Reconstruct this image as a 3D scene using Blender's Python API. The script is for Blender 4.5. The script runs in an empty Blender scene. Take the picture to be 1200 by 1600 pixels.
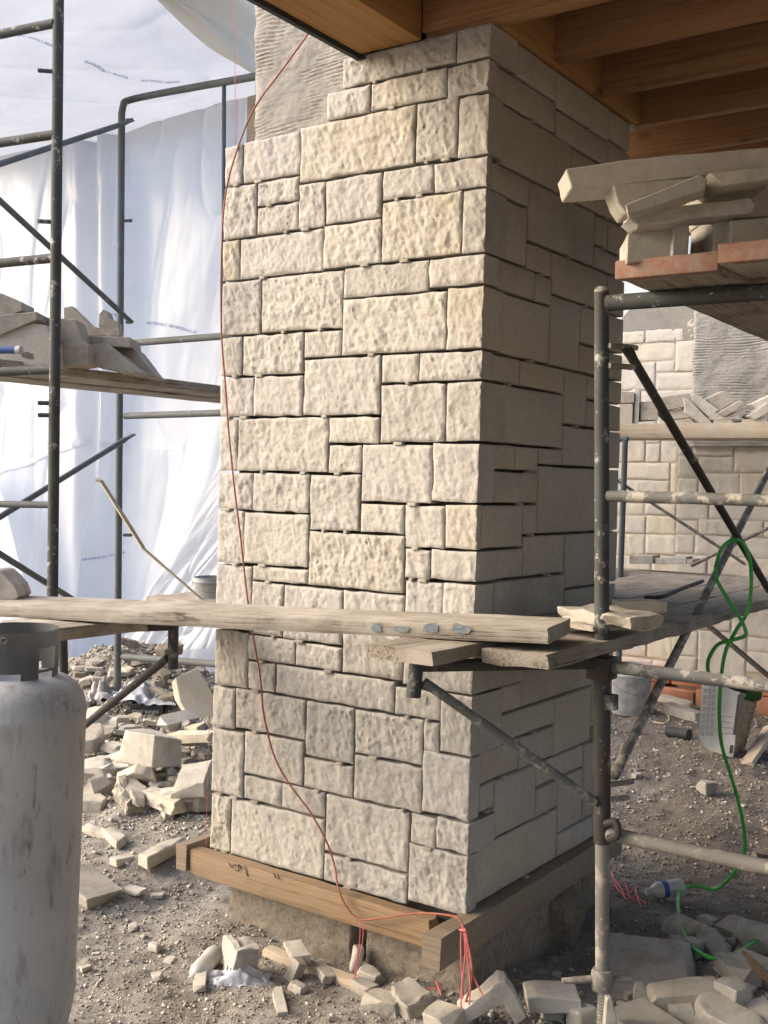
import bpy, bmesh, math, random
import numpy as np
from mathutils import Vector, Matrix

random.seed(7)
RNG = np.random.RandomState(11)
C = bpy.context.scene.collection
SC = bpy.context.scene

# ---------------------------------------------------------------- camera
YAW, PITCH, ROLL = -0.61003, -0.02693, 0.02544
FPX = 1735.0
CAM = np.array([1.7184, -2.9569, 1.6])
def cam_axes():
    f = np.array([math.sin(YAW)*math.cos(PITCH), math.cos(YAW)*math.cos(PITCH), math.sin(PITCH)])
    r = np.cross(f, [0, 0, 1]); r /= np.linalg.norm(r); u = np.cross(r, f)
    c, s = math.cos(ROLL), math.sin(ROLL)
    return c*r+s*u, -s*r+c*u, f
CR, CU, CF = cam_axes()
cd = bpy.data.cameras.new('camera'); co = bpy.data.objects.new('camera', cd); C.objects.link(co)
m = Matrix.Identity(4)
for i in range(3):
    m[i][0] = CR[i]; m[i][1] = CU[i]; m[i][2] = -CF[i]; m[i][3] = CAM[i]
co.matrix_world = m
cd.sensor_fit = 'VERTICAL'; cd.sensor_height = 32.0; cd.sensor_width = 24.0; cd.lens = FPX/1600*32.0
cd.clip_start = 0.05; cd.clip_end = 2000
SC.camera = co

# ---------------------------------------------------------------- light
SUN_DIR = Vector((-0.86, -0.50, 0.56)).normalized()      # towards the sun
w = bpy.data.worlds.new('World'); SC.world = w; w.use_nodes = True
nt = w.node_tree; bg = nt.nodes['Background']
sky = nt.nodes.new('ShaderNodeTexSky'); sky.sky_type = 'NISHITA'; sky.sun_disc = False
sky.sun_elevation = math.asin(SUN_DIR.z); sky.sun_rotation = math.atan2(SUN_DIR.x, SUN_DIR.y)
sky.air_density = 1.0; sky.dust_density = 5.0; sky.ozone_density = 1.0
nt.links.new(sky.outputs[0], bg.inputs[0]); bg.inputs[1].default_value = 0.15
sd = bpy.data.lights.new('sun', 'SUN'); sd.energy = 0.58; sd.angle = math.radians(60); sd.color = (1.0, 0.985, 0.965)
so = bpy.data.objects.new('sun', sd); C.objects.link(so); so.rotation_euler = SUN_DIR.to_track_quat('Z', 'Y').to_euler()
SC.view_settings.view_transform = 'Standard'; SC.view_settings.look = 'None'
SC.view_settings.gamma = 1.0; SC.view_settings.use_curve_mapping = False
SC.view_settings.exposure = 1.6
SC.cycles.use_denoising = True; SC.cycles.sample_clamp_indirect = 4.0; SC.cycles.max_bounces = 8; SC.cycles.diffuse_bounces = 5; SC.cycles.transmission_bounces = 6

# ---------------------------------------------------------------- where things stand
def ray(px, py):
    return CF + (px-600)/FPX*CR - (py-800)/FPX*CU
def at(px, py, d): return CAM + ray(px, py)*d                       # at a distance
def on(px, py, ax, v):                                              # on the plane axis = v
    d = ray(px, py); return CAM + d*((v-CAM[ax])/d[ax])
def hash3(i, j, k, s):
    h = (i*374761393 + j*668265263 + k*1274126177 + s*974634541) & 0x7fffffff
    h = ((h ^ (h >> 13))*1274126177) & 0x7fffffff
    h = ((h ^ (h >> 15))*2246822519) & 0x7fffffff
    return ((h ^ (h >> 16)) & 0xffff)/32768.0-1.0
def vnoise(P, s=0):
    P = np.asarray(P, float); I = np.floor(P).astype(np.int64); f = P-I; f = f*f*f*(f*(f*6-15)+10)
    r = 0
    for a in (0, 1):
        for b in (0, 1):
            for c in (0, 1):
                wt = (f[:, 0] if a else 1-f[:, 0])*(f[:, 1] if b else 1-f[:, 1])*(f[:, 2] if c else 1-f[:, 2])
                r = r + wt*hash3(I[:, 0]+a, I[:, 1]+b, I[:, 2]+c, s)
    return r
def fbm(P, s=0, o=3):
    P = np.asarray(P, float); r = 0; a = 1.0
    for k in range(o):
        r = r + a*vnoise(P*(2.03**k), s+k*17); a *= .5
    return r
def bump(x, y, cx, cy, rx, ry, h): return h*np.exp(-((x-cx)/rx)**2-((y-cy)/ry)**2)
def gz(x, y):
    x = np.atleast_1d(np.asarray(x, float)); y = np.atleast_1d(np.asarray(y, float))
    P = np.stack([x, y, 0*x], -1)
    z = .022*fbm(P*1.6, 3, 2)+.012*fbm(P*6, 5, 2)-.016*np.clip(vnoise(P*3.1+4, 31)-.1, 0, 1)
    near = np.exp(-(np.hypot(x, y)/9.0)**4)
    z = z+.007*fbm(P*22, 9, 2)*near
    z = z+bump(x, y, -2.15, 1.15, .75, .75, .16)+bump(x, y, -3.9, 2.15, 1.3, .55, .42)+bump(x, y, -1.9, 2.4, .7, .5, .30)
    z = z+bump(x, y, -.63, -1.2, .35, .35, .05)+bump(x, y, 1.3, .35, .5, .3, .06)+bump(x, y, -.55, 4.2, 1.2, .8, .05)
    bank = np.clip(bump(x, y, -3.9, 2.15, 1.5, .8, 1)+bump(x, y, -1.9, 2.4, .8, .6, 1)+.6*bump(x, y, -2.15, 1.15, .9, .9, 1), 0, 1)
    z = z+bank*(.05*fbm(P*3.3, 21, 3)+.02*fbm(P*13, 25, 2))
    inside = (x > -1.15) & (x < .1) & (y > -.1) & (y < 1.15)
    return np.where(inside, np.minimum(z, .02), z)-.01
TT = np.arange(1.5, 13.0, .012)
def G(px, py, lift=0.0):                                            # on the ground, first hit
    d = ray(px, py); P = CAM+d*TT[:, None]; h = P[:, 2]-gz(P[:, 0], P[:, 1])-lift
    k = int(np.argmax(h < 0)) if (h < 0).any() else len(TT)-1
    k = max(k, 1); a, b = h[k-1], h[k]; t = TT[k-1]+(TT[k]-TT[k-1])*(a/(a-b) if a != b else 0); return CAM+d*t

# ---------------------------------------------------------------- object helpers
ORG = {}; MATW = {}
def thing(name, label, cat, loc=(0, 0, 0), group=None, kind=None):
    o = bpy.data.objects.new(name, None); C.objects.link(o); o.location = loc; o.empty_display_size = .1
    ORG[o.name] = np.array(loc, float); tag(o, label, cat, group, kind); return o
def tag(o, label=None, cat=None, group=None, kind=None):
    if label: o['label'] = label
    if cat: o['category'] = cat
    if group: o['group'] = group
    if kind: o['kind'] = kind
    return o
def mesh(name, V, F, mt, smooth=False):
    me = bpy.data.meshes.new(name)
    V = np.asarray(V, float)
    if isinstance(F, np.ndarray) and F.ndim == 2:
        k = F.shape[1]; n = len(F)
        me.vertices.add(len(V)); me.vertices.foreach_set('co', V.ravel())
        me.loops.add(n*k); me.loops.foreach_set('vertex_index', F.ravel().astype(np.int32))
        me.polygons.add(n); me.polygons.foreach_set('loop_start', np.arange(0, n*k, k, dtype=np.int32))
        me.update(calc_edges=True); me.validate()
    else:
        me.from_pydata(V.tolist(), [], [tuple(int(i) for i in f) for f in F]); me.update()
    if smooth:
        me.polygons.foreach_set('use_smooth', [True]*len(me.polygons))
        if smooth != 'all':
            me.set_sharp_from_angle(angle=math.radians(38))
    if mt: me.materials.append(mt)
    return me
def obj(name, VF, mt, parent=None, smooth=True, loc=None, mat4=None, label=None, cat=None, group=None, kind=None):
    """VF in world space; a part is stored relative to its thing, a thing relative to its own base."""
    V, F = VF; V = np.asarray(V, float)
    if mat4 is not None: org = np.zeros(3)
    elif parent is not None and parent.name in MATW: org = np.zeros(3)
    elif parent is not None: org = ORG[parent.name]
    elif loc is not None: org = np.array(loc, float)
    else: org = np.array([V[:, 0].mean(), V[:, 1].mean(), V[:, 2].min()])
    me = mesh(name, V-org, F, mt, smooth)
    o = bpy.data.objects.new(name, me); C.objects.link(o)
    if parent is not None:
        o.parent = parent; ORG[o.name] = org
        if parent.name in MATW: o.matrix_local = MATW[parent.name].inverted() @ (mat4 or Matrix.Identity(4))
        elif mat4 is not None: o.matrix_local = Matrix.Translation(Vector(-ORG[parent.name])) @ mat4
    elif mat4 is not None: o.matrix_world = mat4; MATW[o.name] = mat4.copy()
    else: o.location = org; ORG[o.name] = org
    return tag(o, label, cat, group, kind)
def join(*parts):
    V = []; F = []; n = 0
    for v, f in parts:
        V.append(np.asarray(v, float)); F += [tuple(int(i)+n for i in q) for q in f]; n += len(v)
    return np.vstack(V), F
def basis(d):
    d = np.asarray(d, float); d = d/np.linalg.norm(d)
    a = np.array([0, 0, 1.]) if abs(d[2]) < .9 else np.array([1., 0, 0])
    x = np.cross(a, d); x /= np.linalg.norm(x); return x, np.cross(d, x), d
def tube(pts, r, seg=12, flat=None):
    """a swept tube through points; r a number or one per point; flat = scale of the second axis"""
    pts = np.asarray(pts, float); n = len(pts); rr = np.full(n, r) if np.isscalar(r) else np.asarray(r, float)
    T = np.gradient(pts, axis=0) if n > 2 else np.array([pts[1]-pts[0]]*2)
    x, y, _ = basis(T[0]); V = []; F = []
    for i in range(n):
        t = T[i]/np.linalg.norm(T[i]); x = x-t*(x@t); x /= np.linalg.norm(x); y = np.cross(t, x)
        fl = 1 if flat is None else (flat[i] if hasattr(flat, '__len__') else flat)
        for k in range(seg):
            a = 2*math.pi*k/seg; V.append(pts[i]+rr[i]*(math.cos(a)*x+fl*math.sin(a)*y))
    for i in range(n-1):
        for k in range(seg):
            b = (k+1) % seg; F.append((i*seg+k, i*seg+b, (i+1)*seg+b, (i+1)*seg+k))
    F.append(tuple(range(seg-1, -1, -1))); F.append(tuple((n-1)*seg+k for k in range(seg)))
    return np.array(V), F
def spline(P, n=8):
    P = np.asarray(P, float); Q = np.vstack([2*P[0]-P[1], P, 2*P[-1]-P[-2]]); out = []
    for i in range(1, len(Q)-2):
        for t in np.linspace(0, 1, n, endpoint=False):
            a, b, c, d = Q[i-1:i+3]
            out.append(.5*((2*b)+(c-a)*t+(2*a-5*b+4*c-d)*t*t+(3*b-a-3*c+d)*t**3))
    out.append(P[-1]); return np.array(out)
def box(x0, x1, y0, y1, z0, z1, b=.004):
    bm = bmesh.new(); bmesh.ops.create_cube(bm, size=1)
    for v in bm.verts:
        v.co = Vector(((x0+x1)/2+v.co.x*(x1-x0), (y0+y1)/2+v.co.y*(y1-y0), (z0+z1)/2+v.co.z*(z1-z0)))
    if b: bmesh.ops.bevel(bm, geom=bm.edges[:], offset=b, segments=2, profile=.5, affect='EDGES')
    return bm_out(bm)
def bm_out(bm):
    bm.verts.index_update(); V = np.array([v.co[:] for v in bm.verts]); F = [tuple(v.index for v in f.verts) for f in bm.faces]
    bm.free(); return V, F
def lathe(prof, c, seg=48):
    V = []; F = []; n = len(prof)
    for r, z in prof:
        for k in range(seg):
            a = 2*math.pi*k/seg; V.append((c[0]+r*math.cos(a), c[1]+r*math.sin(a), c[2]+z))
    for i in range(n-1):
        for k in range(seg):
            b = (k+1) % seg; F.append((i*seg+k, i*seg+b, (i+1)*seg+b, (i+1)*seg+k))
    return np.array(V), F
def frame4(o, x, y, z):
    M = Matrix.Identity(4)
    for i in range(3): M[i][0], M[i][1], M[i][2], M[i][3] = x[i], y[i], z[i], o[i]
    return M
def grid_faces(nx, ny):
    i = np.arange(nx-1)[:, None]*ny+np.arange(ny-1)[None, :]; i = i.ravel()
    return np.stack([i, i+ny, i+ny+1, i+1], -1)

# ---------------------------------------------------------------- materials
class MT:
    def __init__(s, name):
        s.m = bpy.data.materials.new(name); s.m.use_nodes = True; s.t = s.m.node_tree
        s.b = s.t.nodes['Principled BSDF']; s.tc = s.t.nodes.new('ShaderNodeTexCoord'); s.oi = None
    def n(s, typ, **k):
        x = s.t.nodes.new(typ)
        for a, v in k.items():
            if a.startswith('_'): setattr(x, a[1:], v)
        for a, v in k.items():
            if a.startswith('_'): continue
            i = x.inputs[int(a[1:])] if a[0] == 'i' and a[1:].isdigit() else x.inputs[a]
            if hasattr(v, 'is_output'): s.t.links.new(v, i)
            else: i.default_value = v
        return x
    def coord(s, scale=(1, 1, 1), rnd=True):
        v = s.tc.outputs['Object']
        if rnd:
            if not s.oi: s.oi = s.n('ShaderNodeObjectInfo')
            a = s.n('ShaderNodeVectorMath', _operation='SCALE', i0=(13.1, 7.7, 5.3)); s.t.links.new(s.oi.outputs['Random'], a.inputs['Scale'])
            v = s.n('ShaderNodeVectorMath', _operation='ADD', i0=v, i1=a.outputs[0]).outputs[0]
        return s.n('ShaderNodeVectorMath', _operation='MULTIPLY', i0=v, i1=scale).outputs[0]
    def noise(s, sc, det=4, rough=.55, scale=(1, 1, 1), rnd=True, dist=0):
        return s.n('ShaderNodeTexNoise', Vector=s.coord(scale, rnd), Scale=sc, Detail=det, Roughness=rough, Distortion=dist).outputs[0]
    def ramp(s, f, stops):
        r = s.n('ShaderNodeValToRGB'); s.t.links.new(f, r.inputs[0]); e = r.color_ramp.elements
        while len(e) < len(stops): e.new(.5)
        for x, (p, c) in zip(e, stops): x.position = p; x.color = (c[0], c[1], c[2], 1) if hasattr(c, '__len__') else (c, c, c, 1)
        return r.outputs[0]
    def mix(s, f, a, b, mode='MIX'):
        x = s.n('ShaderNodeMix', _data_type='RGBA', _blend_type=mode)
        for i, v in ((0, f), (6, a), (7, b)):
            if hasattr(v, 'is_output'): s.t.links.new(v, x.inputs[i])
            else: x.inputs[i].default_value = (*v, 1) if hasattr(v, '__len__') else v
        return x.outputs[2]
    def math(s, op, a, b=0.0): 
        return s.n('ShaderNodeMath', _operation=op, i0=a, i1=b).outputs[0]
    def rand(s):
        if not s.oi: s.oi = s.n('ShaderNodeObjectInfo')
        return s.oi.outputs['Random']
    def out(s, col, rough=.8, bumps=(), metal=0.0, spec=.3):
        for v, i in ((col, 'Base Color'), (rough, 'Roughness'), (metal, 'Metallic')):
            if hasattr(v, 'is_output'): s.t.links.new(v, s.b.inputs[i])
            else: s.b.inputs[i].default_value = (*v, 1) if hasattr(v, '__len__') else v
        s.b.inputs['Specular IOR Level'].default_value = spec
        nrm = None
        for h, st, di in bumps:
            bn = s.n('ShaderNodeBump', Height=h, Strength=st, Distance=di)
            if nrm: s.t.links.new(nrm, bn.inputs['Normal'])
            nrm = bn.outputs[0]
        if nrm: s.t.links.new(nrm, s.b.inputs['Normal'])
        return s.m
def stone_mat(name, base, dust, var=.12, fine=.5, soil=0):
    t = MT(name)
    tint = t.ramp(t.rand(), [(0, (base[0]*.78, base[1]*.79, base[2]*.84)), (.25, base), (.5, (base[0]*.95, base[1]*.96, base[2]*1.04)),
                             (.72, (base[0]*1.10, base[1]*1.10, base[2]*1.09)), (.86, (base[0]*1.03, base[1]*.99, base[2]*.87)), (1, (base[0]*.93, base[1]*.94, base[2]*1.0))])
    n1 = t.noise(7, 5, .6); n2 = t.noise(55, 4, .65)
    c = t.mix(t.ramp(n1, [(.35, 0), (.7, 1)]), tint, dust)
    c = t.mix(t.ramp(n2, [(.3, .35), (.62, 0)]), c, (base[0]*.62, base[1]*.58, base[2]*.52))
    if soil: c = t.mix(t.ramp(t.noise(11, 5, .7), [(.48, 0), (.66, soil)]), c, (.24, .205, .165))
    bl = [(n2, fine*.7, .003), (t.noise(115, 4, .7, (1, 1, .6)), fine*.9, .0028), (t.noise(260, 3, .6), fine*.6, .0012)]
    return t.out(c, .92, bl, spec=.15)
M = {}
M['rough'] = stone_mat('split_limestone', (.395, .368, .325), (.43, .408, .37), fine=1.0)
M['sawn'] = stone_mat('sawn_limestone', (.405, .366, .31), (.435, .397, .34), fine=.16)
M['fresh'] = stone_mat('fresh_limestone', (.50, .468, .405), (.42, .39, .335), fine=.5, soil=.55)
M['cut'] = stone_mat('cut_limestone', (.47, .43, .36), (.50, .462, .395), fine=.25, soil=.25)
M['wallstone'] = stone_mat('wall_limestone', (.55, .515, .455), (.59, .56, .50), fine=.6)
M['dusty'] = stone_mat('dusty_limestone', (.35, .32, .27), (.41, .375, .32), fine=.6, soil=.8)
t = MT('dark_mortar'); M['core'] = t.out(t.ramp(t.noise(12), [(.3, (.07, .06, .05)), (.7, (.14, .12, .10))]), .95)
t = MT('grey_plaster'); n1 = t.noise(5, 6); n2 = t.noise(70, 5, .7)
M['plaster'] = t.out(t.mix(t.ramp(n2, [(.3, .5), (.6, 0)]), t.ramp(n1, [(.3, (.25, .235, .215)), (.7, (.34, .325, .30))]), (.14, .13, .12)), .95, [(n2, .6, .004)], spec=.1)
t = MT('concrete'); n1 = t.noise(4, 6); n2 = t.noise(45, 6, .7)
M['concrete'] = t.out(t.mix(t.ramp(n2, [(.32, .6), (.55, 0)]), t.ramp(n1, [(.3, (.19, .16, .125)), (.7, (.29, .25, .20))]), (.08, .066, .053)), .95, [(n2, .9, .012)], spec=.1)
def wood_mat(name, a, b, dark, axis=0, dirt=None, crack=.5, rough=.85, gs=1.0, knots=.0, nick=.0):
    t = MT(name); s = [1.2*gs, 1.2*gs, 1.2*gs]
    for i in range(3):
        if i != axis: s[i] = 26*gs
    g = t.noise(2.2, 6, .62, tuple(s), dist=.3); s2 = [x*(2.2 if i != axis else .9) for i, x in enumerate(s)]
    h = t.noise(3.0, 5, .7, tuple(s2))
    c = t.ramp(g, [(.25, a), (.75, b)])
    c = t.mix(t.ramp(h, [(.36, crack), (.50, 0)]), c, dark)
    if knots:
        kn = t.n('ShaderNodeTexVoronoi', Vector=t.coord(tuple(3.1 if i == axis else 5.5 for i in range(3))), Scale=1.0).outputs['Distance']
        c = t.mix(t.ramp(kn, [(.08, knots), (.17, 0)]), c, dark)
    if nick: c = t.mix(t.ramp(t.noise(9, 5, .75, tuple(1 if i != axis else .35 for i in range(3))), [(.60, 0), (.68, nick)]), c, dark)
    if dirt is not None:
        c = t.mix(t.ramp(t.noise(6, 6, .65), [(.42, 0), (.68, .9)]), c, dirt)
    return t.out(c, rough, [(h, .55, .004), (g, .3, .003)], spec=.2)
M['plank'] = wood_mat('weathered_plank', (.235, .20, .16), (.37, .325, .265), (.05, .038, .028), dirt=(.43, .395, .34), crack=.85, nick=.8)
M['plank_dark'] = wood_mat('old_plank', (.19, .16, .125), (.31, .265, .21), (.04, .03, .022), dirt=(.33, .295, .25), crack=.9, nick=.7)
M['joist'] = wood_mat('brown_timber', (.25, .128, .056), (.36, .198, .094), (.09, .036, .016), axis=0, crack=.5, gs=.7, knots=.8)
M['joist_y'] = wood_mat('brown_timber_crosswise', (.30, .155, .058), (.42, .235, .092), (.15, .062, .025), axis=1, crack=.4, gs=.7, knots=.8)
M['ledger'] = wood_mat('form_board', (.21, .14, .082), (.32, .222, .132), (.10, .06, .035), dirt=(.24, .185, .13), gs=.8, knots=.8, crack=.7)
M['ledger_y'] = wood_mat('form_board_dirty', (.20, .155, .11), (.30, .235, .17), (.09, .06, .04), axis=1, dirt=(.22, .185, .145), gs=.8)
M['lath'] = wood_mat('bare_lath', (.38, .29, .20), (.52, .43, .32), (.14, .09, .06), dirt=(.45, .40, .33))
t = MT('red_end_paint'); n = t.noise(30, 6, .7); M['redend'] = t.out(t.mix(t.ramp(n, [(.36, .8), (.6, 0)]), (.25, .12, .085), (.26, .22, .18)), .85, [(n, .6, .004)])
def metal_mat(name, base, spl, amt, rust=.0):
    t = MT(name); n = t.noise(16, 7, .72); n2 = t.noise(70, 4, .6); n3 = t.noise(7, 5, .6)
    c = t.mix(t.ramp(n3, [(.42, 0), (.68, rust)]), base, (.085, .058, .042))
    c = t.mix(t.ramp(n3, [(.3, .25), (.6, 0)]), c, (.16, .16, .155))
    f = t.ramp(n, [(amt, 0), (amt+.07, .85)])
    f2 = t.ramp(n2, [(.66, 0), (.70, .8)])
    c = t.mix(f, c, spl); c = t.mix(f2, c, spl)
    return t.out(c, .72, [(n, .45, .003), (n2, .4, .0015)], metal=0.0, spec=.3)
M['tube'] = metal_mat('scaffold_paint', (.034, .040, .039), (.36, .35, .32), .575, .35)
M['tube_dusty'] = metal_mat('dusty_scaffold_paint', (.13, .135, .128), (.40, .37, .32), .50, .4)
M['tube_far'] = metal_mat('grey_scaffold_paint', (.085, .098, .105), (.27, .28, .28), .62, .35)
M['rust'] = metal_mat('rusty_brown_steel', (.036, .032, .030), (.24, .22, .19), .60, .3)
M['galv'] = metal_mat('galvanised_steel', (.21, .195, .17), (.40, .36, .30), .52, .35)
t = MT('grey_cylinder_paint'); n = t.noise(3.5, 6, .65); n2 = t.noise(34, 6, .72, (1, 1, .3)); n3 = t.noise(13, 6, .7, (1.5, 1.5, .5))
c = t.ramp(n, [(.3, (.33, .332, .336)), (.7, (.43, .432, .436))])
c = t.mix(t.ramp(n2, [(.59, 0), (.68, .75)]), c, (.11, .105, .10)); c = t.mix(t.ramp(n3, [(.53, 0), (.68, .55)]), c, (.15, .135, .12))
M['tank'] = t.out(c, t.ramp(n, [(.3, .45), (.7, .62)]), [(n2, .15, .001)], spec=.45)
def plain(name, c, rough=.6, var=.25, sc=20, spec=.3, b=.2):
    t = MT(name); n = t.noise(sc, 5, .65)
    return t.out(t.ramp(n, [(.3, tuple(x*(1-var) for x in c)), (.7, tuple(min(1, x*(1+var*.6)) for x in c))]), rough, [(n, b, .002)], spec=spec)
M['collar'] = plain('dark_grey_paint', (.17, .172, .175), .5, .3, 9)
M['black'] = plain('black_membrane', (.035, .037, .04), .7)
M['cord'] = plain('red_brown_cord', (.27, .085, .06), .55)
M['pink'] = plain('pink_string', (.62, .17, .17), .7)
M['green'] = plain('green_hose', (.055, .36, .065), .4, .25, 12)
M['green_dark'] = plain('green_plug', (.045, .12, .045), .5, .3, 60)
M['bucket'] = plain('dirty_white_bucket', (.42, .415, .40), .55, .4, 14)
M['bucket_grey'] = plain('dusty_grey_bucket', (.29, .31, .32), .6, .35, 14)
M['paper'] = plain('bag_paper', (.66, .645, .61), .8, .12, 18)
M['ink'] = plain('grey_print', (.12, .12, .12), .8)
M['ink_soft'] = plain('soft_print', (.36, .35, .335), .8, .3, 60)
M['brownstain'] = plain('brown_paper', (.30, .225, .14), .85, .4, 16)
M['brick'] = plain('orange_brick', (.40, .19, .115), .9, .25, 12)
M['blue'] = plain('blue_plastic', (.05, .10, .28), .5)
t = MT('blue_spray_paint'); n = t.noise(60, 5, .7); n2 = t.noise(140, 3, .7, (.3, 1, 1))
M['bluespray'] = t.out(t.mix(t.ramp(n2, [(.42, 1), (.58, 0)]), t.ramp(n, [(.35, (.11, .17, .235)), (.65, (.17, .225, .27))]), (.27, .255, .225)), .9, [(n2, .4, .002)], spec=.1)
M['bottle'] = plain('dull_white_plastic', (.43, .42, .39), .35, .12, 20, .4)
M['crumple'] = plain('crumpled_grey_film', (.42, .43, .47), .4, .25, 8, .5)
M['leaf'] = plain('dry_leaf', (.42, .24, .10), .8, .3)
M['pencil'] = plain('marker_ink', (.035, .025, .02), .8)
M['sheetink'] = plain('blue_sheet_print', (.10, .13, .36), .7)
M['mortarwall'] = plain('pale_mortar', (.44, .385, .315), .95, .2, 12)
def sheet_mat(name, col, trans, rough=.27):
    t = MT(name); n = t.noise(3, 5, .6, rnd=False); n2 = t.noise(26, 4, .6, (1, 1, .35), rnd=False)
    cc = t.ramp(n, [(.3, tuple(x*.93 for x in col)), (.7, col)])
    wv = t.n('ShaderNodeTexWave', Vector=t.coord((1, 1, 1), False), Scale=38.0, Distortion=1.2, Detail=2.0).outputs[1]
    d = t.n('ShaderNodeBsdfPrincipled', Roughness=rough); t.t.links.new(cc, d.inputs['Base Color'])
    bn = t.n('ShaderNodeBump', Height=n2, Strength=.35, Distance=.006); t.t.links.new(bn.outputs[0], d.inputs['Normal'])
    tr = t.n('ShaderNodeBsdfTranslucent'); t.t.links.new(cc, tr.inputs[0]); t.t.links.new(bn.outputs[0], tr.inputs['Normal'])
    mx = t.n('ShaderNodeMixShader'); mx.inputs[0].default_value = trans
    t.t.links.new(d.outputs[0], mx.inputs[1]); t.t.links.new(tr.outputs[0], mx.inputs[2])
    t.t.links.new(mx.outputs[0], t.t.nodes['Material Output'].inputs[0]); return t.m
M['sheet'] = sheet_mat('translucent_sheeting', (.74, .772, .83), .56)
M['sheet2'] = sheet_mat('folded_sheeting', (.76, .79, .85), .5)
M['overhead'] = sheet_mat('overhead_sheeting', (.72, .75, .81), .36)
M['flap'] = sheet_mat('cream_sheeting', (.66, .65, .60), .45)
t = MT('dusty_soil'); pos = t.tc.outputs['Object']
n1 = t.noise(1.7, 6, .6, rnd=False); n2 = t.noise(26, 6, .7, rnd=False); n3 = t.noise(120, 4, .7, rnd=False)
c = t.ramp(n1, [(.3, (.25, .228, .197)), (.7, (.365, .342, .306))])
c = t.mix(t.ramp(t.noise(4.5, 5, .65, rnd=False), [(.46, 0), (.64, .75)]), c, (.205, .18, .15)); c = t.mix(t.ramp(t.noise(3.1, 6, .7, rnd=False), [(.56, 0), (.72, .7)]), c, (.42, .40, .36))
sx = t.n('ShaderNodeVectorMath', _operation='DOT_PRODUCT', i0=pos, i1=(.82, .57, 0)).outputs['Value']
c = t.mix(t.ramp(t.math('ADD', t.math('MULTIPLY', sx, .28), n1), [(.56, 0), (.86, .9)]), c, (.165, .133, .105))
c = t.mix(t.ramp(n2, [(.33, .6), (.55, 0)]), c, (.12, .10, .08)); c = t.mix(t.ramp(n3, [(.58, 0), (.75, .5)]), c, (.40, .36, .30))
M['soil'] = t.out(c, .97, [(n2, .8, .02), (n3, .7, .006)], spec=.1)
def clod_mat(name, a, b):
    t = MT(name); n = t.noise(9, 4, .7, rnd=False); f = t.noise(150, 3, .6, rnd=False)
    return t.out(t.ramp(n, [(.3, a), (.7, b)]), .95, [(f, .5, .002)], spec=.1)
M['clod'] = clod_mat('soil_clods', (.23, .205, .172), (.345, .315, .27)); M['chip'] = clod_mat('stone_chips', (.40, .37, .32), (.54, .505, .445))

# traced stone courses: left, right, bottom, top in metres on each face
FRONT=[(-0.560,-0.123,2.907,3.001),(-0.625,-0.449,2.810,2.898),(-0.442,-0.155,2.810,2.898),(-1.088,-1.007,2.651,2.789),(-1.000,-0.743,2.651,2.793),(-0.736,-0.269,2.616,2.801),
(-0.262,-0.110,2.616,2.801),(-1.088,-0.935,2.459,2.642),(-0.928,-0.744,2.562,2.642),(-0.928,-0.744,2.459,2.553),(-0.737,-0.627,2.459,2.607),(-0.620,-0.395,2.464,2.607),
(-0.388,-0.194,2.515,2.607),(-1.088,-1.012,2.311,2.450),(-1.005,-0.631,2.311,2.450),(-0.624,-0.391,2.315,2.455),(-0.384,-0.087,2.315,2.506),(-1.088,-0.905,2.114,2.302),
(-0.898,-0.544,2.114,2.302),(-0.537,-0.206,2.211,2.306),(-0.537,-0.133,2.020,2.202),(-1.088,-0.988,1.969,2.104),(-0.981,-0.709,1.968,2.105),(-0.702,-0.544,2.020,2.105),
(-1.088,-0.930,1.822,1.960),(-0.923,-0.704,1.822,1.959),(-0.697,-0.380,1.821,2.011),(-0.373,-0.232,1.923,2.011),(-0.373,-0.130,1.730,1.914),(-1.088,-1.002,1.629,1.813),
(-0.995,-0.590,1.629,1.813),(-0.583,-0.380,1.728,1.812),(-0.583,-0.451,1.629,1.719),(-0.444,-0.171,1.536,1.721),(-1.088,-0.922,1.491,1.620),(-0.915,-0.665,1.489,1.620),
(-0.658,-0.451,1.435,1.620),(-0.444,-0.273,1.435,1.527),(-0.266,-0.120,1.396,1.527),(-1.088,-0.961,1.295,1.482),(-0.954,-0.665,1.301,1.480),(-0.658,-0.270,1.244,1.426),
(-0.263,-0.170,1.295,1.387),(-1.088,-0.920,1.058,1.286),(-0.913,-0.665,1.244,1.292),(-0.913,-0.770,1.054,1.235),(-0.763,-0.512,1.050,1.235),(-0.505,-0.264,0.962,1.235),
(-0.257,-0.119,1.109,1.286),(-1.088,-0.930,0.850,1.049),(-0.923,-0.713,0.961,1.045),(-0.706,-0.512,0.962,1.041),(-0.923,-0.799,0.854,0.952),(-0.792,-0.295,0.853,0.953),
(-0.288,-0.119,0.853,0.939),(-1.088,-0.985,0.696,0.841),(-0.978,-0.660,0.707,0.845),(-0.653,-0.453,0.659,0.845),(-0.446,-0.181,0.701,0.844),(-0.174,-0.119,0.750,0.844),
(-1.088,-0.938,0.456,0.687),(-0.931,-0.666,0.550,0.698),(-0.659,-0.451,0.549,0.650),(-0.444,-0.180,0.549,0.692),(-0.931,-0.757,0.457,0.541),(-0.750,-0.566,0.457,0.541),
(-1.088,-0.995,0.245,0.447),(-0.988,-0.566,0.245,0.448),(-0.559,-0.224,0.346,0.540),(-0.217,-0.123,0.446,0.540),(-0.559,-0.224,0.245,0.337)]
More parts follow.
